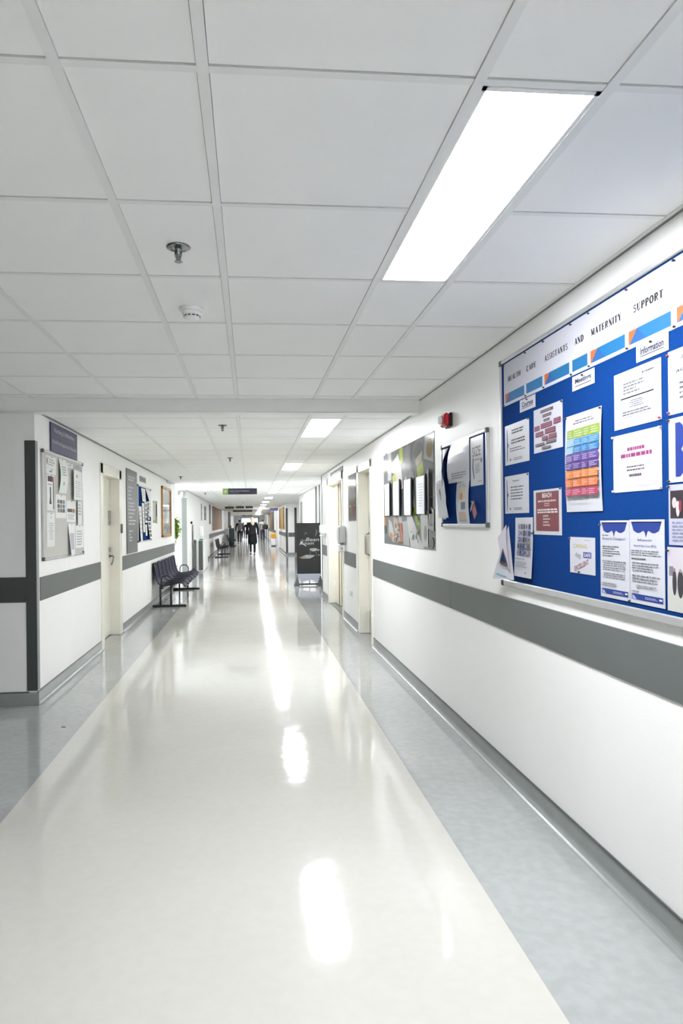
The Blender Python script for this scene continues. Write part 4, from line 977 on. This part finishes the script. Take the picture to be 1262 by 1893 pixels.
for q in ((ya, ya + fw, z0, z1), (yb - fw, yb, z0, z1), (ya, yb, z0, z0 + fw), (ya, yb, z1 - fw, z1)): mb.bbox(XL, XL + .035, q[0], q[1], q[2], q[3], WOODF, .006)
mb.build('frame', t)
s = lsheet(ya + fw, yb - fw, z0 + fw, z1 - fw, XL + .01, base=mat('picture_glazing', 'b8bbbd', .05, spec=.8)); r2 = random.Random(4)
for k in range(40): u = r2.random() * .94; v = .3 + .6 * r2.random(); s.poly([(u, v), (u + .03, v - .1 * r2.random()), (u + .04, min(.99, v + .2 * r2.random()))], ink(r2.choice(['8a9496', 'a5adae', '6d787c', 'c5caca', '7b7f68']), .06))
s.mb.build('picture', t)
mb = MB(); mb.bbox(XL, XL + .05, 13.85, 14.4, 2.27, 2.325, GREYP, .01); tag(mb.build('wall_sensor'), 'small pale box under the ceiling above the framed picture', 'sensor')

# waiting bench --------------------------------------------------------
BENCHB = mat('black_powder_coat', '17181c', .35)
MESH = mat('navy_perforated_steel', '16183a', .6, spec=.15, noise=.25, scale=90)
def bench(label, y0, seats, pitch, xw, n_leg=2):
    """bench along Y with its back to the left wall; xw = X of the back of the foot"""
    L = seats * pitch
    t = thing('waiting_bench', (xw + .3, y0 + L / 2, 0), label, 'bench')
    prof = [(.02, .75), (.04, .66), (.055, .55), (.075, .46), (.11, .395), (.16, .37), (.25, .375), (.35, .39), (.43, .41), (.49, .41), (.53, .385), (.555, .34)]
    for i in range(seats):
        a = y0 + i * pitch + .035; b = a + pitch - .06
        mb = MB(); N = len(prof); K = 5; vs = []; fs = []
        for (x, z) in prof:
            for k in range(K + 1):
                t_ = k / K; dish = .014 * (1 - (2 * t_ - 1) ** 2)
                vs.append((xw + x - (dish if z > .43 else 0), a + (b - a) * t_, z - (dish if z <= .43 else 0)))
        for j in range(N - 1):
            for k in range(K): fs.append((j * (K + 1) + k, (j + 1) * (K + 1) + k, (j + 1) * (K + 1) + k + 1, j * (K + 1) + k + 1))
        mb.add(vs, fs, MESH, True)
        off = [(p[0] - .004, p[1], p[2] - .004) for p in vs]; mb.add(off, [f[::-1] for f in fs], MESH, True)
        # perforation rows drawn as raised ribs
        o = mb.build('seat', t)
        mb = MB()
        for yy in (a, b): mb.tube([(xw + x, yy, z) for x, z in prof], .012, BENCHB, 8)
        mb.tube([(xw + prof[0][0], a, prof[0][1]), (xw + prof[0][0], b, prof[0][1])], .01, BENCHB, 8); mb.tube([(xw + prof[-1][0], a, prof[-1][1]), (xw + prof[-1][0], b, prof[-1][1])], .01, BENCHB, 8)
        mb.build('seat_rim', o)
    mb = MB(); mb.box(xw + .14, xw + .18, y0, y0 + L, .31, .35, BENCHB); mb.build('beam', t)
    mb = MB(); mb.box(xw + .31, xw + .345, y0, y0 + L, .325, .36, BENCHB); mb.build('beam', t)
    for i in range(n_leg):
        y = y0 + .02 + i * (L - .04) / (n_leg - 1)
        mb = MB(); mb.bbox(xw, xw + .57, y - .022, y + .022, .0, .04, BENCHB, .005)
        mb.tube([(xw + .135, y, .03), (xw + .135, y, .37)], .019, BENCHB, 10); mb.tube([(xw + .315, y, .03), (xw + .315, y, .37)], .019, BENCHB, 10); mb.build('leg', t)
        mb = MB(); pts = [(xw + .15, y, .36)] + [(xw + .24 - .09 * math.cos(math.pi * k / 10), y, .46 + .08 * math.sin(math.pi * k / 10)) for k in range(11)] + [(xw + .33, y, .36)]
        mb.tube(pts, .011, BENCHB, 8); mb.build('armrest', t)
    return t
bench('navy perforated metal waiting bench of six seats against the left wall', 11.63, 6, .52, -1.672)
bench('second navy metal bench further down the left wall, beyond the gel station', 28.6, 5, .62, -1.49)
bench('third dark bench far down the left side near the walking man', 41.0, 5, .6, -1.45)

# lobby plant ---------------------------------------------------------
t = thing('potted_plant', (-2.02, 17.6, 0), 'bright green potted plant seen in the white lobby opening on the left', 'plant')
mb = MB(); mb.lathe([(.10, 0), (.13, .02), (.15, .35), (.165, .38), (.15, .38)], (-2.02, 17.6, 0), mat('pale_pot', 'c9c9c0', .5), 24); mb.build('pot', t)
LEAF = mat('leaf_green', '7f9c1c', .4, noise=.25, scale=6); LEAF2 = mat('leaf_dark_green', '567418', .4)
mb = MB(); r2 = random.Random(11); fo = MB()
for k in range(12):
    a = r2.random() * 6.28; tip = Vector((-1.87 + .10 * math.cos(a), 17.6 + .15 * math.sin(a), 1.14 + .46 * r2.random())); base = Vector((-2.02, 17.6, .36))
    mid = base.lerp(tip, .65) + Vector((0, 0, .10)); mb.tube([base, base.lerp(mid, .5) + Vector((0, 0, .05)), mid, tip], [.009, .008, .006, .003], LEAF2, 6)
    for j in range(22):
        q = mid.lerp(tip, .1 + 1.0 * r2.random()); d = Vector((r2.uniform(-1, 1), r2.uniform(-1, 1), r2.uniform(-.6, .6))).normalized(); sd = d.cross(Vector((0, 0, 1))).normalized()
        Lf = .09 + .06 * r2.random(); Wf = .026 + .014 * r2.random(); dr = Vector((0, 0, -1))
        P = [q, q + d * Lf * .35 + sd * Wf, q + d * Lf * .35 - sd * Wf, q + d * Lf * .7 + sd * Wf * .8 + dr * .015, q + d * Lf * .7 - sd * Wf * .8 + dr * .015, q + d * Lf + dr * .04, q + d * Lf * .35 + dr * -.004, q + d * Lf * .7 + dr * .008]
        fo.add(P, [(0, 1, 6), (0, 6, 2), (1, 3, 7, 6), (6, 7, 4, 2), (3, 5, 7), (7, 5, 4)], LEAF if r2.random() < .6 else LEAF2, True)
mb.build('stem', t); fo.build('foliage', t)
for i, (x0, x1, z0, z1) in enumerate(((-1.95, -1.885, 2.2, 2.31), (-1.815, -1.74, 2.14, 2.3))):
    mb = MB(); mb.bbox(x0, x1, 17.98, 18.14, z0, min(z1, 2.32), GREYP, .01)
    tag(mb.build('wall_box'), ['left one of two small grey boxes high in the white lobby', 'right one of two small grey boxes high in the white lobby'][i], 'wall box')

# gel station and stand past the lobby ----------------------------------
t = thing('radiator_cover', (-1.56, 21.2, 0), 'low white boxed cover with a grey end panel along the left wall', 'cabinet')
mb = MB(); mb.bbox(XL + .03, -1.39, 20.12, 22.3, .0, .93, WHITEP, .02); mb.build('cabinet_body', t)
mb = MB(); mb.bbox(-1.52, -1.395, 20.10, 20.12, .05, .93, BAND, .003); mb.build('end_panel', t)
t = thing('hand_gel_station', (-1.45, 20.25, .93), 'white hand gel bottle unit with teal base on the boxed cover', 'dispenser')
TEAL = mat('teal_plastic', '4f9f8d', .4)
mb = MB(); mb.bbox(-1.51, -1.39, 20.17, 20.3, .935, .985, TEAL, .02); mb.build('drip_tray', t)
mb = MB(); mb.bbox(-1.505, -1.385, 20.24, 20.3, .985, 1.06, WHITEP, .01); mb.bbox(-1.515, -1.385, 20.17, 20.32, 1.06, 1.36, WHITEP, .03); mb.build('dispenser_body', t)
t = thing('information_stand', (-1.6, 19.9, 0), 'narrow dark-framed stand with a slanting strut beside the boxed cover', 'stand')
mb = MB(); mb.bbox(-1.715 + .04, -1.66, 19.7, 19.78, 0, 1.41, DGREYP, .006); mb.bbox(-1.65, -1.628, 19.7, 19.76, .95, 1.41, GREYP, .006)
mb.build('post', t)
mb = MB(); mb.tube([(-1.655, 19.72, 1.22), (-1.645, 19.72, 1.0), (-1.60, 19.72, .86)], .016, DGREYP, 8); mb.build('strut', t)
mb = MB(); mb.bbox(-1.615, -1.56, 19.72, 19.8, 0.0, .96, BAND, .004); mb.build('side_panel', t)
mb = MB(); mb.box(-1.675, -1.55, 19.66, 19.84, 0, .02, DGREYP); mb.build('base_plate', t)
mb = MB(); mb.bbox(XL, XL + .05, 19.35, 19.45, 1.43, 1.50, BLACKP, .01); tag(mb.build('door_stop'), 'small black fitting on the pale wall right of the lobby', 'wall fitting')
# posters and dark slim board on the left wall beyond
for (a, b, z0, z1, m, lb) in ((23.5, 23.9, 1.55, 2.14, 'c8cbca', 'thin pale poster on the left wall beyond the gel unit'), (25.1, 26.2, 1.57, 2.1, 'a9adae', 'white poster with dark figure left of the slim dark board'), (28.2, 29.2, 1.42, 2.25, '50565a', 'slim dark board before the striped wall panel')):
    s = lsheet(a, b, z0, z1, XL, base=ink(m), thick=.01)
    if m != '50565a': s.rect(.2, .1, .8, .3, GY); s.rect(.3, .5, .7, .7, ink('4b4f52')); s.lines(.2, .8, .8, .95, 2, GY, 3)
    s.build('poster' if m != '50565a' else 'slim_board', lb, 'poster' if m != '50565a' else 'board')
s = lsheet(30.5, 40.2, 1.13, 2.24, XL, base=ink('6a5c3c'), thick=.02)
for i, cc in enumerate(['a8692a', '94602c', '564a3a', '6a6a4a', '9a6a34', '7a5a3c', 'b87a30', 'b0503a', 'c08a3c', 'a86a2c', 'd8d8d0', '5a5048', '4a4440']): s.rect(i / 13, .06, (i + 1) / 13 - .004, 1, ink(cc))
s.rect(0, 0, 1, .06, ink('4f4438'))
s.build('striped_panel', 'long wall panel of brown, orange and grey vertical stripes on the far left wall', 'wall panel')
s = lsheet(45, 49.5, 1.15, 2.25, XL + .25, base=ink('2b2c2e'), thick=.04); s.rect(.2, .1, .6, .3, ink('4a4c4e')); s.build('tall_dark_board', 'tall black board far down the left side', 'board')
mb = MB(); mb.box(XL, XL + .25, 44.9, 49.5, 0, 2.3, WALL); struct(mb, 'wall_pier')
t = thing('grey_cabinet', (-1.15, 45.6, 0), 'grey cabinet far down the left side before the tall black board', 'cabinet')
mb = MB(); mb.bbox(-1.38, -1.02, 44.2, 44.8, .06, 1.14, ink('5c6668'), .01); mb.build('cabinet_body', t)
mb = MB(); mb.box(-1.36, -1.04, 44.25, 44.75, 0, .06, BLACKP); mb.build('plinth', t)
mb = MB(); mb.lathe([(.06, 0), (.07, .1), (.04, .16), (.03, .2)], (-1.27, 44.5, 1.14), ink('c86a3c'), 14); tag(mb.build('orange_container'), 'orange container on the far grey cabinet', 'container')

# ------------------------------------------------------------------ hanging signs
def hsign(x0, x1, y, z0, z1, base, label, green=False, txt=None, drop=True):
    t = thing('hanging_sign', ((x0 + x1) / 2, y, z1), label, 'sign')
    s = fsheet(x0, x1, z0, z1, y - .02, base=base, thick=.02)
    if green:
        w_ = .155; s.rect(-.005, .02, w_, .98, ink('a9cc6a')); s.ell(w_ * .5, .5, .035, .16, WH); s.poly([(w_ * .2, .5), (w_ * .55, .3), (w_ * .55, .7)], WH)
    if txt: s.text(txt[0], .2, .33, .77, .56, WH, bold=.01); s.text(txt[1], .2, .66, .47, .84, ink('b9b7cc'))
    elif txt is None: s.lines(.2, .35, .85, .7, 1, ink('9a9ca4'), 3, .5, 0)
    s.mb.build('sign_panel', t)
    mb = MB()
    for x in (x0 + .15, x1 - .15): mb.tube([(x, y, z1 - .01), (x, y, C2)], .006, STEEL, 6)
    mb.build('hanger', t)
SNAVY = mat('dark_violet_sign', '28273c', .4); SBLK = mat('near_black_sign', '26282a', .4)
hsign(-.66, .19, 16.9, 2.155, 2.305, SNAVY, 'dark violet hanging sign with a green arrow panel, nearest of the hanging signs', True, ('Lower Ground Outpatients', 'Orthopaedics'))
hsign(-1.20, -.76, 33.0, 2.16, 2.27, SBLK, 'short black hanging sign left of the green-ended one')
hsign(-.71, -.27, 33.2, 2.18, 2.29, SBLK, 'black hanging sign with a green end in the second row', True)
hsign(-.20, .16, 33.2, 2.18, 2.29, SBLK, 'small black hanging sign right of the green-ended one')
hsign(-.99, .16, 40.0, 2.13, 2.26, SBLK, 'long black hanging sign in the third row')
hsign(-.66, .22, 55.0, 2.04, 2.2, SBLK, 'farthest dark hanging sign before the end of the corridor')
hsign(1.12, 1.58, 38.0 - .6, 2.13, 2.28, mat('violet_sign', '5a558c', .4), 'violet sign high at the right side far down the corridor')

# ------------------------------------------------------------------ far right wall pieces
def rpanel(a, b, z0, z1, cols, name, label, cat):
    s = rsheet(b, a, z0, z1, XR2, base=ink(cols[0]), thick=.03)
    n = len(cols)
    for i, cc in enumerate(cols): s.rect(i / n, 0, (i + 1) / n, 1, ink(cc))
    return s.build(name, label, cat)
rpanel(31.6, 36.5, 1.15, 2.2, ['8a6a2c', 'c8993c', 'd0a044', 'c09038'], 'amber_panel', 'amber wall panel on the right wall beyond the recess', 'wall panel')
rpanel(45.0, 55.0, 1.0, 2.25, ['70804a', '9a8a3c', 'b0703a', 'b0603a', '54504a', '4a4c4e'], 'striped_panel', 'orange and dark striped panel on the far right wall', 'wall panel')
for (a, b) in ((37.2, 40.5), (58, 60), (64, 66)):
    mb = MB(); mb.bbox(XR2 - .05, XR2, a, b, 0, 2.2, [WHITEP, LGUARD, GUARD][(a > 50) + (a > 60)], .01); struct(mb, 'trim_20', 'door surround on the far right wall')
t = thing('waste_bin', (XR2 - .2, 42.0, 0), 'yellow-lidded white waste bin by the far right wall', 'bin')
mb = MB(); mb.bbox(XR2 - .3, XR2 - .02, 41.8, 42.3, .05, .5, WHITEP, .02); mb.build('bin_body', t)
mb = MB(); mb.bbox(XR2 - .31, XR2 - .01, 41.78, 42.32, .5, .82, mat('amber_lid', 'e0a030', .4), .03); mb.build('lid', t)
mb = MB(); mb.box(XR2 - .28, XR2 - .04, 41.85, 42.25, 0, .05, BLACKP); mb.build('base', t)
# end doors
mb = MB(); mb.box(-1.0, -.9, Y_END - .02, Y_END + .17, 0, 2.1, LGUARD); mb.box(.9, 1.0, Y_END - .02, Y_END + .17, 0, 2.1, LGUARD); mb.box(-1, 1, Y_END - .02, Y_END + .17, 2.05, 2.13, LGUARD)
struct(mb, 'trim_21', 'grey frame of the far end opening')

# ================================================================== PEOPLE
def skin(name, V, E, R, m, parent=None, sub=1):
    """continuous limb surface grown with a Skin modifier, then frozen to a mesh"""
    me = bpy.data.meshes.new(name); me.from_pydata([tuple(v) for v in V], E, [])
    ob = bpy.data.objects.new(name, me); COL.objects.link(ob)
    sk = ob.modifiers.new('skin', 'SKIN'); sk.use_smooth_shade = True
    for i, r in enumerate(R):
        sv = me.skin_vertices[0].data[i]; sv.radius = r if isinstance(r, (tuple, list)) else (r, r); sv.use_root = (i == 0)
    ss = ob.modifiers.new('sub', 'SUBSURF'); ss.levels = sub; ss.render_levels = sub
    bpy.context.view_layer.update()
    dg = bpy.context.evaluated_depsgraph_get()
    nm = bpy.data.meshes.new_from_object(ob.evaluated_get(dg)); ob.modifiers.clear(); old = ob.data; ob.data = nm; bpy.data.meshes.remove(old)
    nm.name = name; nm.materials.clear(); nm.materials.append(m)
    for p in nm.polygons: p.use_smooth = True; p.material_index = 0
    if parent: ob.parent = parent
    return ob
SKINM = mat('skin', 'c89a80', .5)
def person(loc, H, heading, label, stride=.22, top='1c1d20', legs='1b1b1e', shoe='141416', hair='2a211c', longhair=False, coat=False, bend_r=0.15, bend_l=0.15, female=False):
    """figure facing local +Y, origin at the feet"""
    t = thing('person', loc, label, 'person'); t.rotation_euler = (0, 0, heading)
    k = H / 1.75; v = lambda x, y, z: Vector((x * k, y * k, z * k))
    sw = .17 if female else .19
    hipz = .93
    J = {}
    J['pel'] = v(0, 0, .96); J['sp1'] = v(0, 0, 1.10); J['sp2'] = v(0, .01, 1.27); J['ch'] = v(0, 0, 1.40); J['nk'] = v(0, 0, 1.49); J['hb'] = v(0, .012, 1.56); J['hm'] = v(0, .02, 1.64); J['ht'] = v(0, .01, 1.71)
    for s_, n in ((1, 'r'), (-1, 'l')):
        f = stride if n == 'r' else -stride
        J['hip' + n] = v(s_ * .09, 0, hipz - .02); J['kn' + n] = v(s_ * .095, f * .5 + .04, .50); J['an' + n] = v(s_ * .09, f * (1.0), .09 + (.05 if f < 0 else 0)); J['to' + n] = v(s_ * .1, f + .15, .035)
        J['sh' + n] = v(s_ * sw, 0, 1.42); J['el' + n] = v(s_ * (sw + .07), -f * .35, 1.14); J['wr' + n] = v(s_ * (sw + .07), -f * .5 + .12, .90)
    V = []; E = []; R = []
    def add(p, r, par=None):
        V.append(p); R.append(r if not isinstance(r, tuple) else (r[0] * k, r[1] * k)); i = len(V) - 1
        if not isinstance(r, tuple): R[i] = (r * k, r * k)
        if par is not None: E.append((par, i))
        return i
    p = add(J['pel'], (.13, .10)); a = add(J['sp1'], (.115, .09), p); b = add(J['sp2'], (.125, .10), a); c = add(J['ch'], (.12, .09), b); nk = add(J['nk'], .05, c); hb = add(J['hb'], (.062, .07), nk); hm = add(J['hm'], (.072, .09), hb); ht = add(J['ht'], (.055, .065), hm)
    for n, s_ in (('r', 1), ('l', -1)):
        h = add(J['hip' + n], .085, p); kk = add(J['kn' + n], .055, h); an = add(J['an' + n], .03, kk); add(J['to' + n], (.02, .016), an)
        sh_ = add(J['sh' + n], .052, c); el = add(J['el' + n], .04, sh_); wr = add(J['wr' + n], .025, el)
        d = (J['wr' + n] - J['el' + n]).normalized(); pm = add(J['wr' + n] + d * .06 * k, (.018, .032), wr)
        for q, (oy, ln) in enumerate(((-.027, .062), (-.009, .075), (.009, .072), (.027, .055))):
            f1 = add(J['wr' + n] + d * .095 * k + v(0, oy, 0), .0085, pm); f2 = add(J['wr' + n] + d * (.095 + ln * .5) * k + v(-s_ * .006, oy, 0), .0078, f1); add(J['wr' + n] + d * (.095 + ln) * k + v(-s_ * .02, oy, 0), .007, f2)
        th = add(J['wr' + n] + d * .04 * k + v(-s_ * .01, .035, 0), .010, pm); add(J['wr' + n] + d * .075 * k + v(-s_ * .018, .05, 0), .0085, th)
    body = skin('body', V, E, R, SKINM, t)
    # face features: nose, ears, eyes, mouth as children of the body
    mb = MB(); hc = J['hm']
    mb.lathe([(.004, .03), (.009, .0), (.013, -.018), (.006, -.024)], (hc.x, hc.y + .088 * k, hc.z - .005 * k), SKINM, 8); o = mb.build('nose'); o.parent = body; o.location = (0, 0, 0)
    for ob_, nm_ in ((o, 'nose'),):
        ob_.data.transform(Matrix.Translation((hc.x, hc.y + .088 * k, hc.z - .03 * k)))
    def blob(nm_, c_, rx, ry, rz, m, n=10, par=body):
        mb = MB(); vs = []; fs = []; M_ = 6
        for i in range(M_ + 1):
            th_ = math.pi * i / M_
            for j in range(n): ph = 2 * math.pi * j / n; vs.append((c_[0] + rx * math.sin(th_) * math.cos(ph), c_[1] + ry * math.sin(th_) * math.sin(ph), c_[2] + rz * math.cos(th_)))
        for i in range(M_):
            for j in range(n): fs.append((i * n + j, (i + 1) * n + j, (i + 1) * n + (j + 1) % n, i * n + (j + 1) % n))
        me = bpy.data.meshes.new(nm_); me.from_pydata(vs, [], fs); me.materials.append(m)
        for p_ in me.polygons: p_.use_smooth = True
        me.validate(); ob = bpy.data.objects.new(nm_, me); COL.objects.link(ob); ob.parent = par; return ob
    for s_ in (1, -1):
        blob('ear', (hc.x + s_ * .076 * k, hc.y - .005, hc.z - .01), .010 * k, .018 * k, .03 * k, SKINM)
        blob('eye', (hc.x + s_ * .03 * k, hc.y + .082 * k, hc.z + .005), .012 * k, .008 * k, .007 * k, ink('2a2420'))
    blob('mouth', (hc.x, hc.y + .08 * k, hc.z - .055 * k), .022 * k, .008 * k, .006 * k, ink('9a5048'))
    # hair
    HM = mat('hair_' + hair, hair, .5, noise=.2, scale=60)
    hv = [v(0, -.012, 1.70), v(0, -.03, 1.64), v(0, -.045, 1.57)]; hr = [(.072 * k, .085 * k), (.083 * k, .088 * k), (.07 * k, .05 * k)]
    if longhair: hv += [v(0, -.09, 1.48), v(.01, -.115, 1.40), v(.02, -.12, 1.33)]; hr += [(.09 * k, .045 * k), (.08 * k, .035 * k), (.045 * k, .02 * k)]
    skin('hair', hv, [(i, i + 1) for i in range(len(hv) - 1)], hr, HM, t)
    # trousers
    TM = mat('trousers_' + legs, legs, .8, noise=.15, scale=30)
    V2 = [J['pel'] + v(0, 0, .06), J['pel'] - v(0, 0, .02)]; R2_ = [(.135 * k, .105 * k), (.14 * k, .115 * k)]; E2 = [(0, 1)]
    for n in 'rl':
        i = len(V2); V2 += [J['hip' + n] - v(0, 0, .06), J['hip' + n].lerp(J['kn' + n], .5), J['kn' + n], J['kn' + n].lerp(J['an' + n], .5), J['an' + n] + v(0, 0, .01)]
        R2_ += [(.095 * k,) * 2, (.082 * k,) * 2, (.063 * k,) * 2, (.058 * k,) * 2, (.048 * k,) * 2]; E2 += [(1, i), (i, i + 1), (i + 1, i + 2), (i + 2, i + 3), (i + 3, i + 4)]
    skin('trousers', V2, E2, R2_, TM, t)
    # jacket or coat
    JM = mat('jacket_' + top, top, .85, noise=.12, scale=25)
    V3 = [J['sp1'], J['pel'] + v(0, 0, .0), J['sp2'], J['ch'], J['nk'] - v(0, 0, .015)]; R3 = [(.14 * k, .115 * k), (.155 * k, .125 * k), (.15 * k, .12 * k), (.135 * k, .105 * k), (.065 * k, .065 * k)]; E3 = [(0, 1), (0, 2), (2, 3), (3, 4)]
    if coat:
        R3[0] = (.17 * k, .13 * k); R3[1] = (.19 * k, .145 * k); R3[2] = (.165 * k, .125 * k)
        i = len(V3); V3 += [v(0, -.01, .80), v(0, -.01, .62), v(0, -.01, .47)]; R3 += [(.21 * k, .16 * k), (.235 * k, .17 * k), (.22 * k, .17 * k)]; E3 += [(1, i), (i, i + 1), (i + 1, i + 2)]
    for n in 'rl':
        i = len(V3); V3 += [J['sh' + n], J['sh' + n].lerp(J['el' + n], .5), J['el' + n], J['el' + n].lerp(J['wr' + n], .93)]; R3 += [(.072 * k,) * 2, (.062 * k,) * 2, (.055 * k,) * 2, (.042 * k,) * 2]; E3 += [(3, i), (i, i + 1), (i + 1, i + 2), (i + 2, i + 3)]
    skin('coat' if coat else 'jacket', V3, E3, R3, JM, t)
    for n, s_ in (('r', 1), ('l', -1)):
        skin('shoe', [J['an' + n] - v(0, .03, .045), J['an' + n] + v(0, .05, -.05), J['to' + n] + v(0, .02, 0)], [(0, 1), (1, 2)], [(.045 * k, .045 * k), (.045 * k, .04 * k), (.042 * k, .03 * k)], mat('shoe_' + shoe, shoe, .4), t)
    return t
person((.118, 29.9, 0), 1.76, 0.06, 'person with long blonde hair in a black knee-length coat walking in mid corridor', stride=.12, top='131417', hair='e6d9b8', longhair=True, coat=True, female=True)
p2 = person((-.70, 46.5, 0), 1.74, 0.0, 'dark-haired person in black jacket wearing a grey backpack, left of the blonde person', stride=.14, top='1a1b1e')
p3 = person((.96, 50.5, 0), 1.80, 0.0, 'person in pale grey hooded top and jeans, right of the blonde person', stride=.14, top='9a9b98', legs='3a3f56', hair='241f1e')
p4 = person((-.22, 58, 0), 1.62, 3.1, 'person in dark clothes facing the camera, behind the blonde person', stride=.1, top='26272c', hair='3a2a22')
p5 = person((-.55, 60, 0), 1.6, 0.0, 'distant person in a dark jacket between the backpack wearer and the blonde person', stride=.1, top='3a3c40', hair='2a2422')
def bag(name, label, c, sx, sy, sz, m, straps):
    t = thing(name, (c[0], c[1], c[2] - sz / 2), label, 'bag')
    mb = MB(); mb.bbox(c[0] - sx / 2, c[0] + sx / 2, c[1] - sy / 2, c[1] + sy / 2, c[2] - sz / 2, c[2] + sz / 2, m, .04); mb.build('bag_body', t)
    mb = MB(); mb.bbox(c[0] - sx * .35, c[0] + sx * .35, c[1] - sy / 2 - .02, c[1] - sy / 2 + .01, c[2] - sz * .4, c[2], m, .015); mb.build('pocket', t)
    for s_ in straps:
        mb = MB(); mb.tube(s_, .016, m, 6); mb.build('strap', t)
bag('backpack', 'grey backpack on the back of the dark-haired person', (-.66, 46.30, 1.22), .30, .16, .42, mat('grey_canvas', '64666a', .8), [[(-.66 + s_ * .1, 46.3, 1.4), (-.66 + s_ * .13, 46.45, 1.49), (-.66 + s_ * .13, 46.6, 1.42), (-.66 + s_ * .13, 46.64, 1.2), (-.66 + s_ * .12, 46.4, 1.05)] for s_ in (1, -1)])
bag('shoulder_bag', 'black bag at the hip of the person in the pale grey top', (1.16, 50.3, 1.18), .40, .2, .34, mat('black_leather', '141416', .5), [[(1.1, 50.3, 1.33), (1.08, 50.36, 1.5), (1.05, 50.5, 1.53), (1.1, 50.62, 1.3)]])
bag('handbag', 'dark handbag carried at the side of the distant person', (-.28, 59.9, .78), .2, .12, .28, mat('dark_leather', '222226', .5), [[(-.33, 59.9, .92), (-.28, 59.9, 1.0), (-.23, 59.9, .92)]])
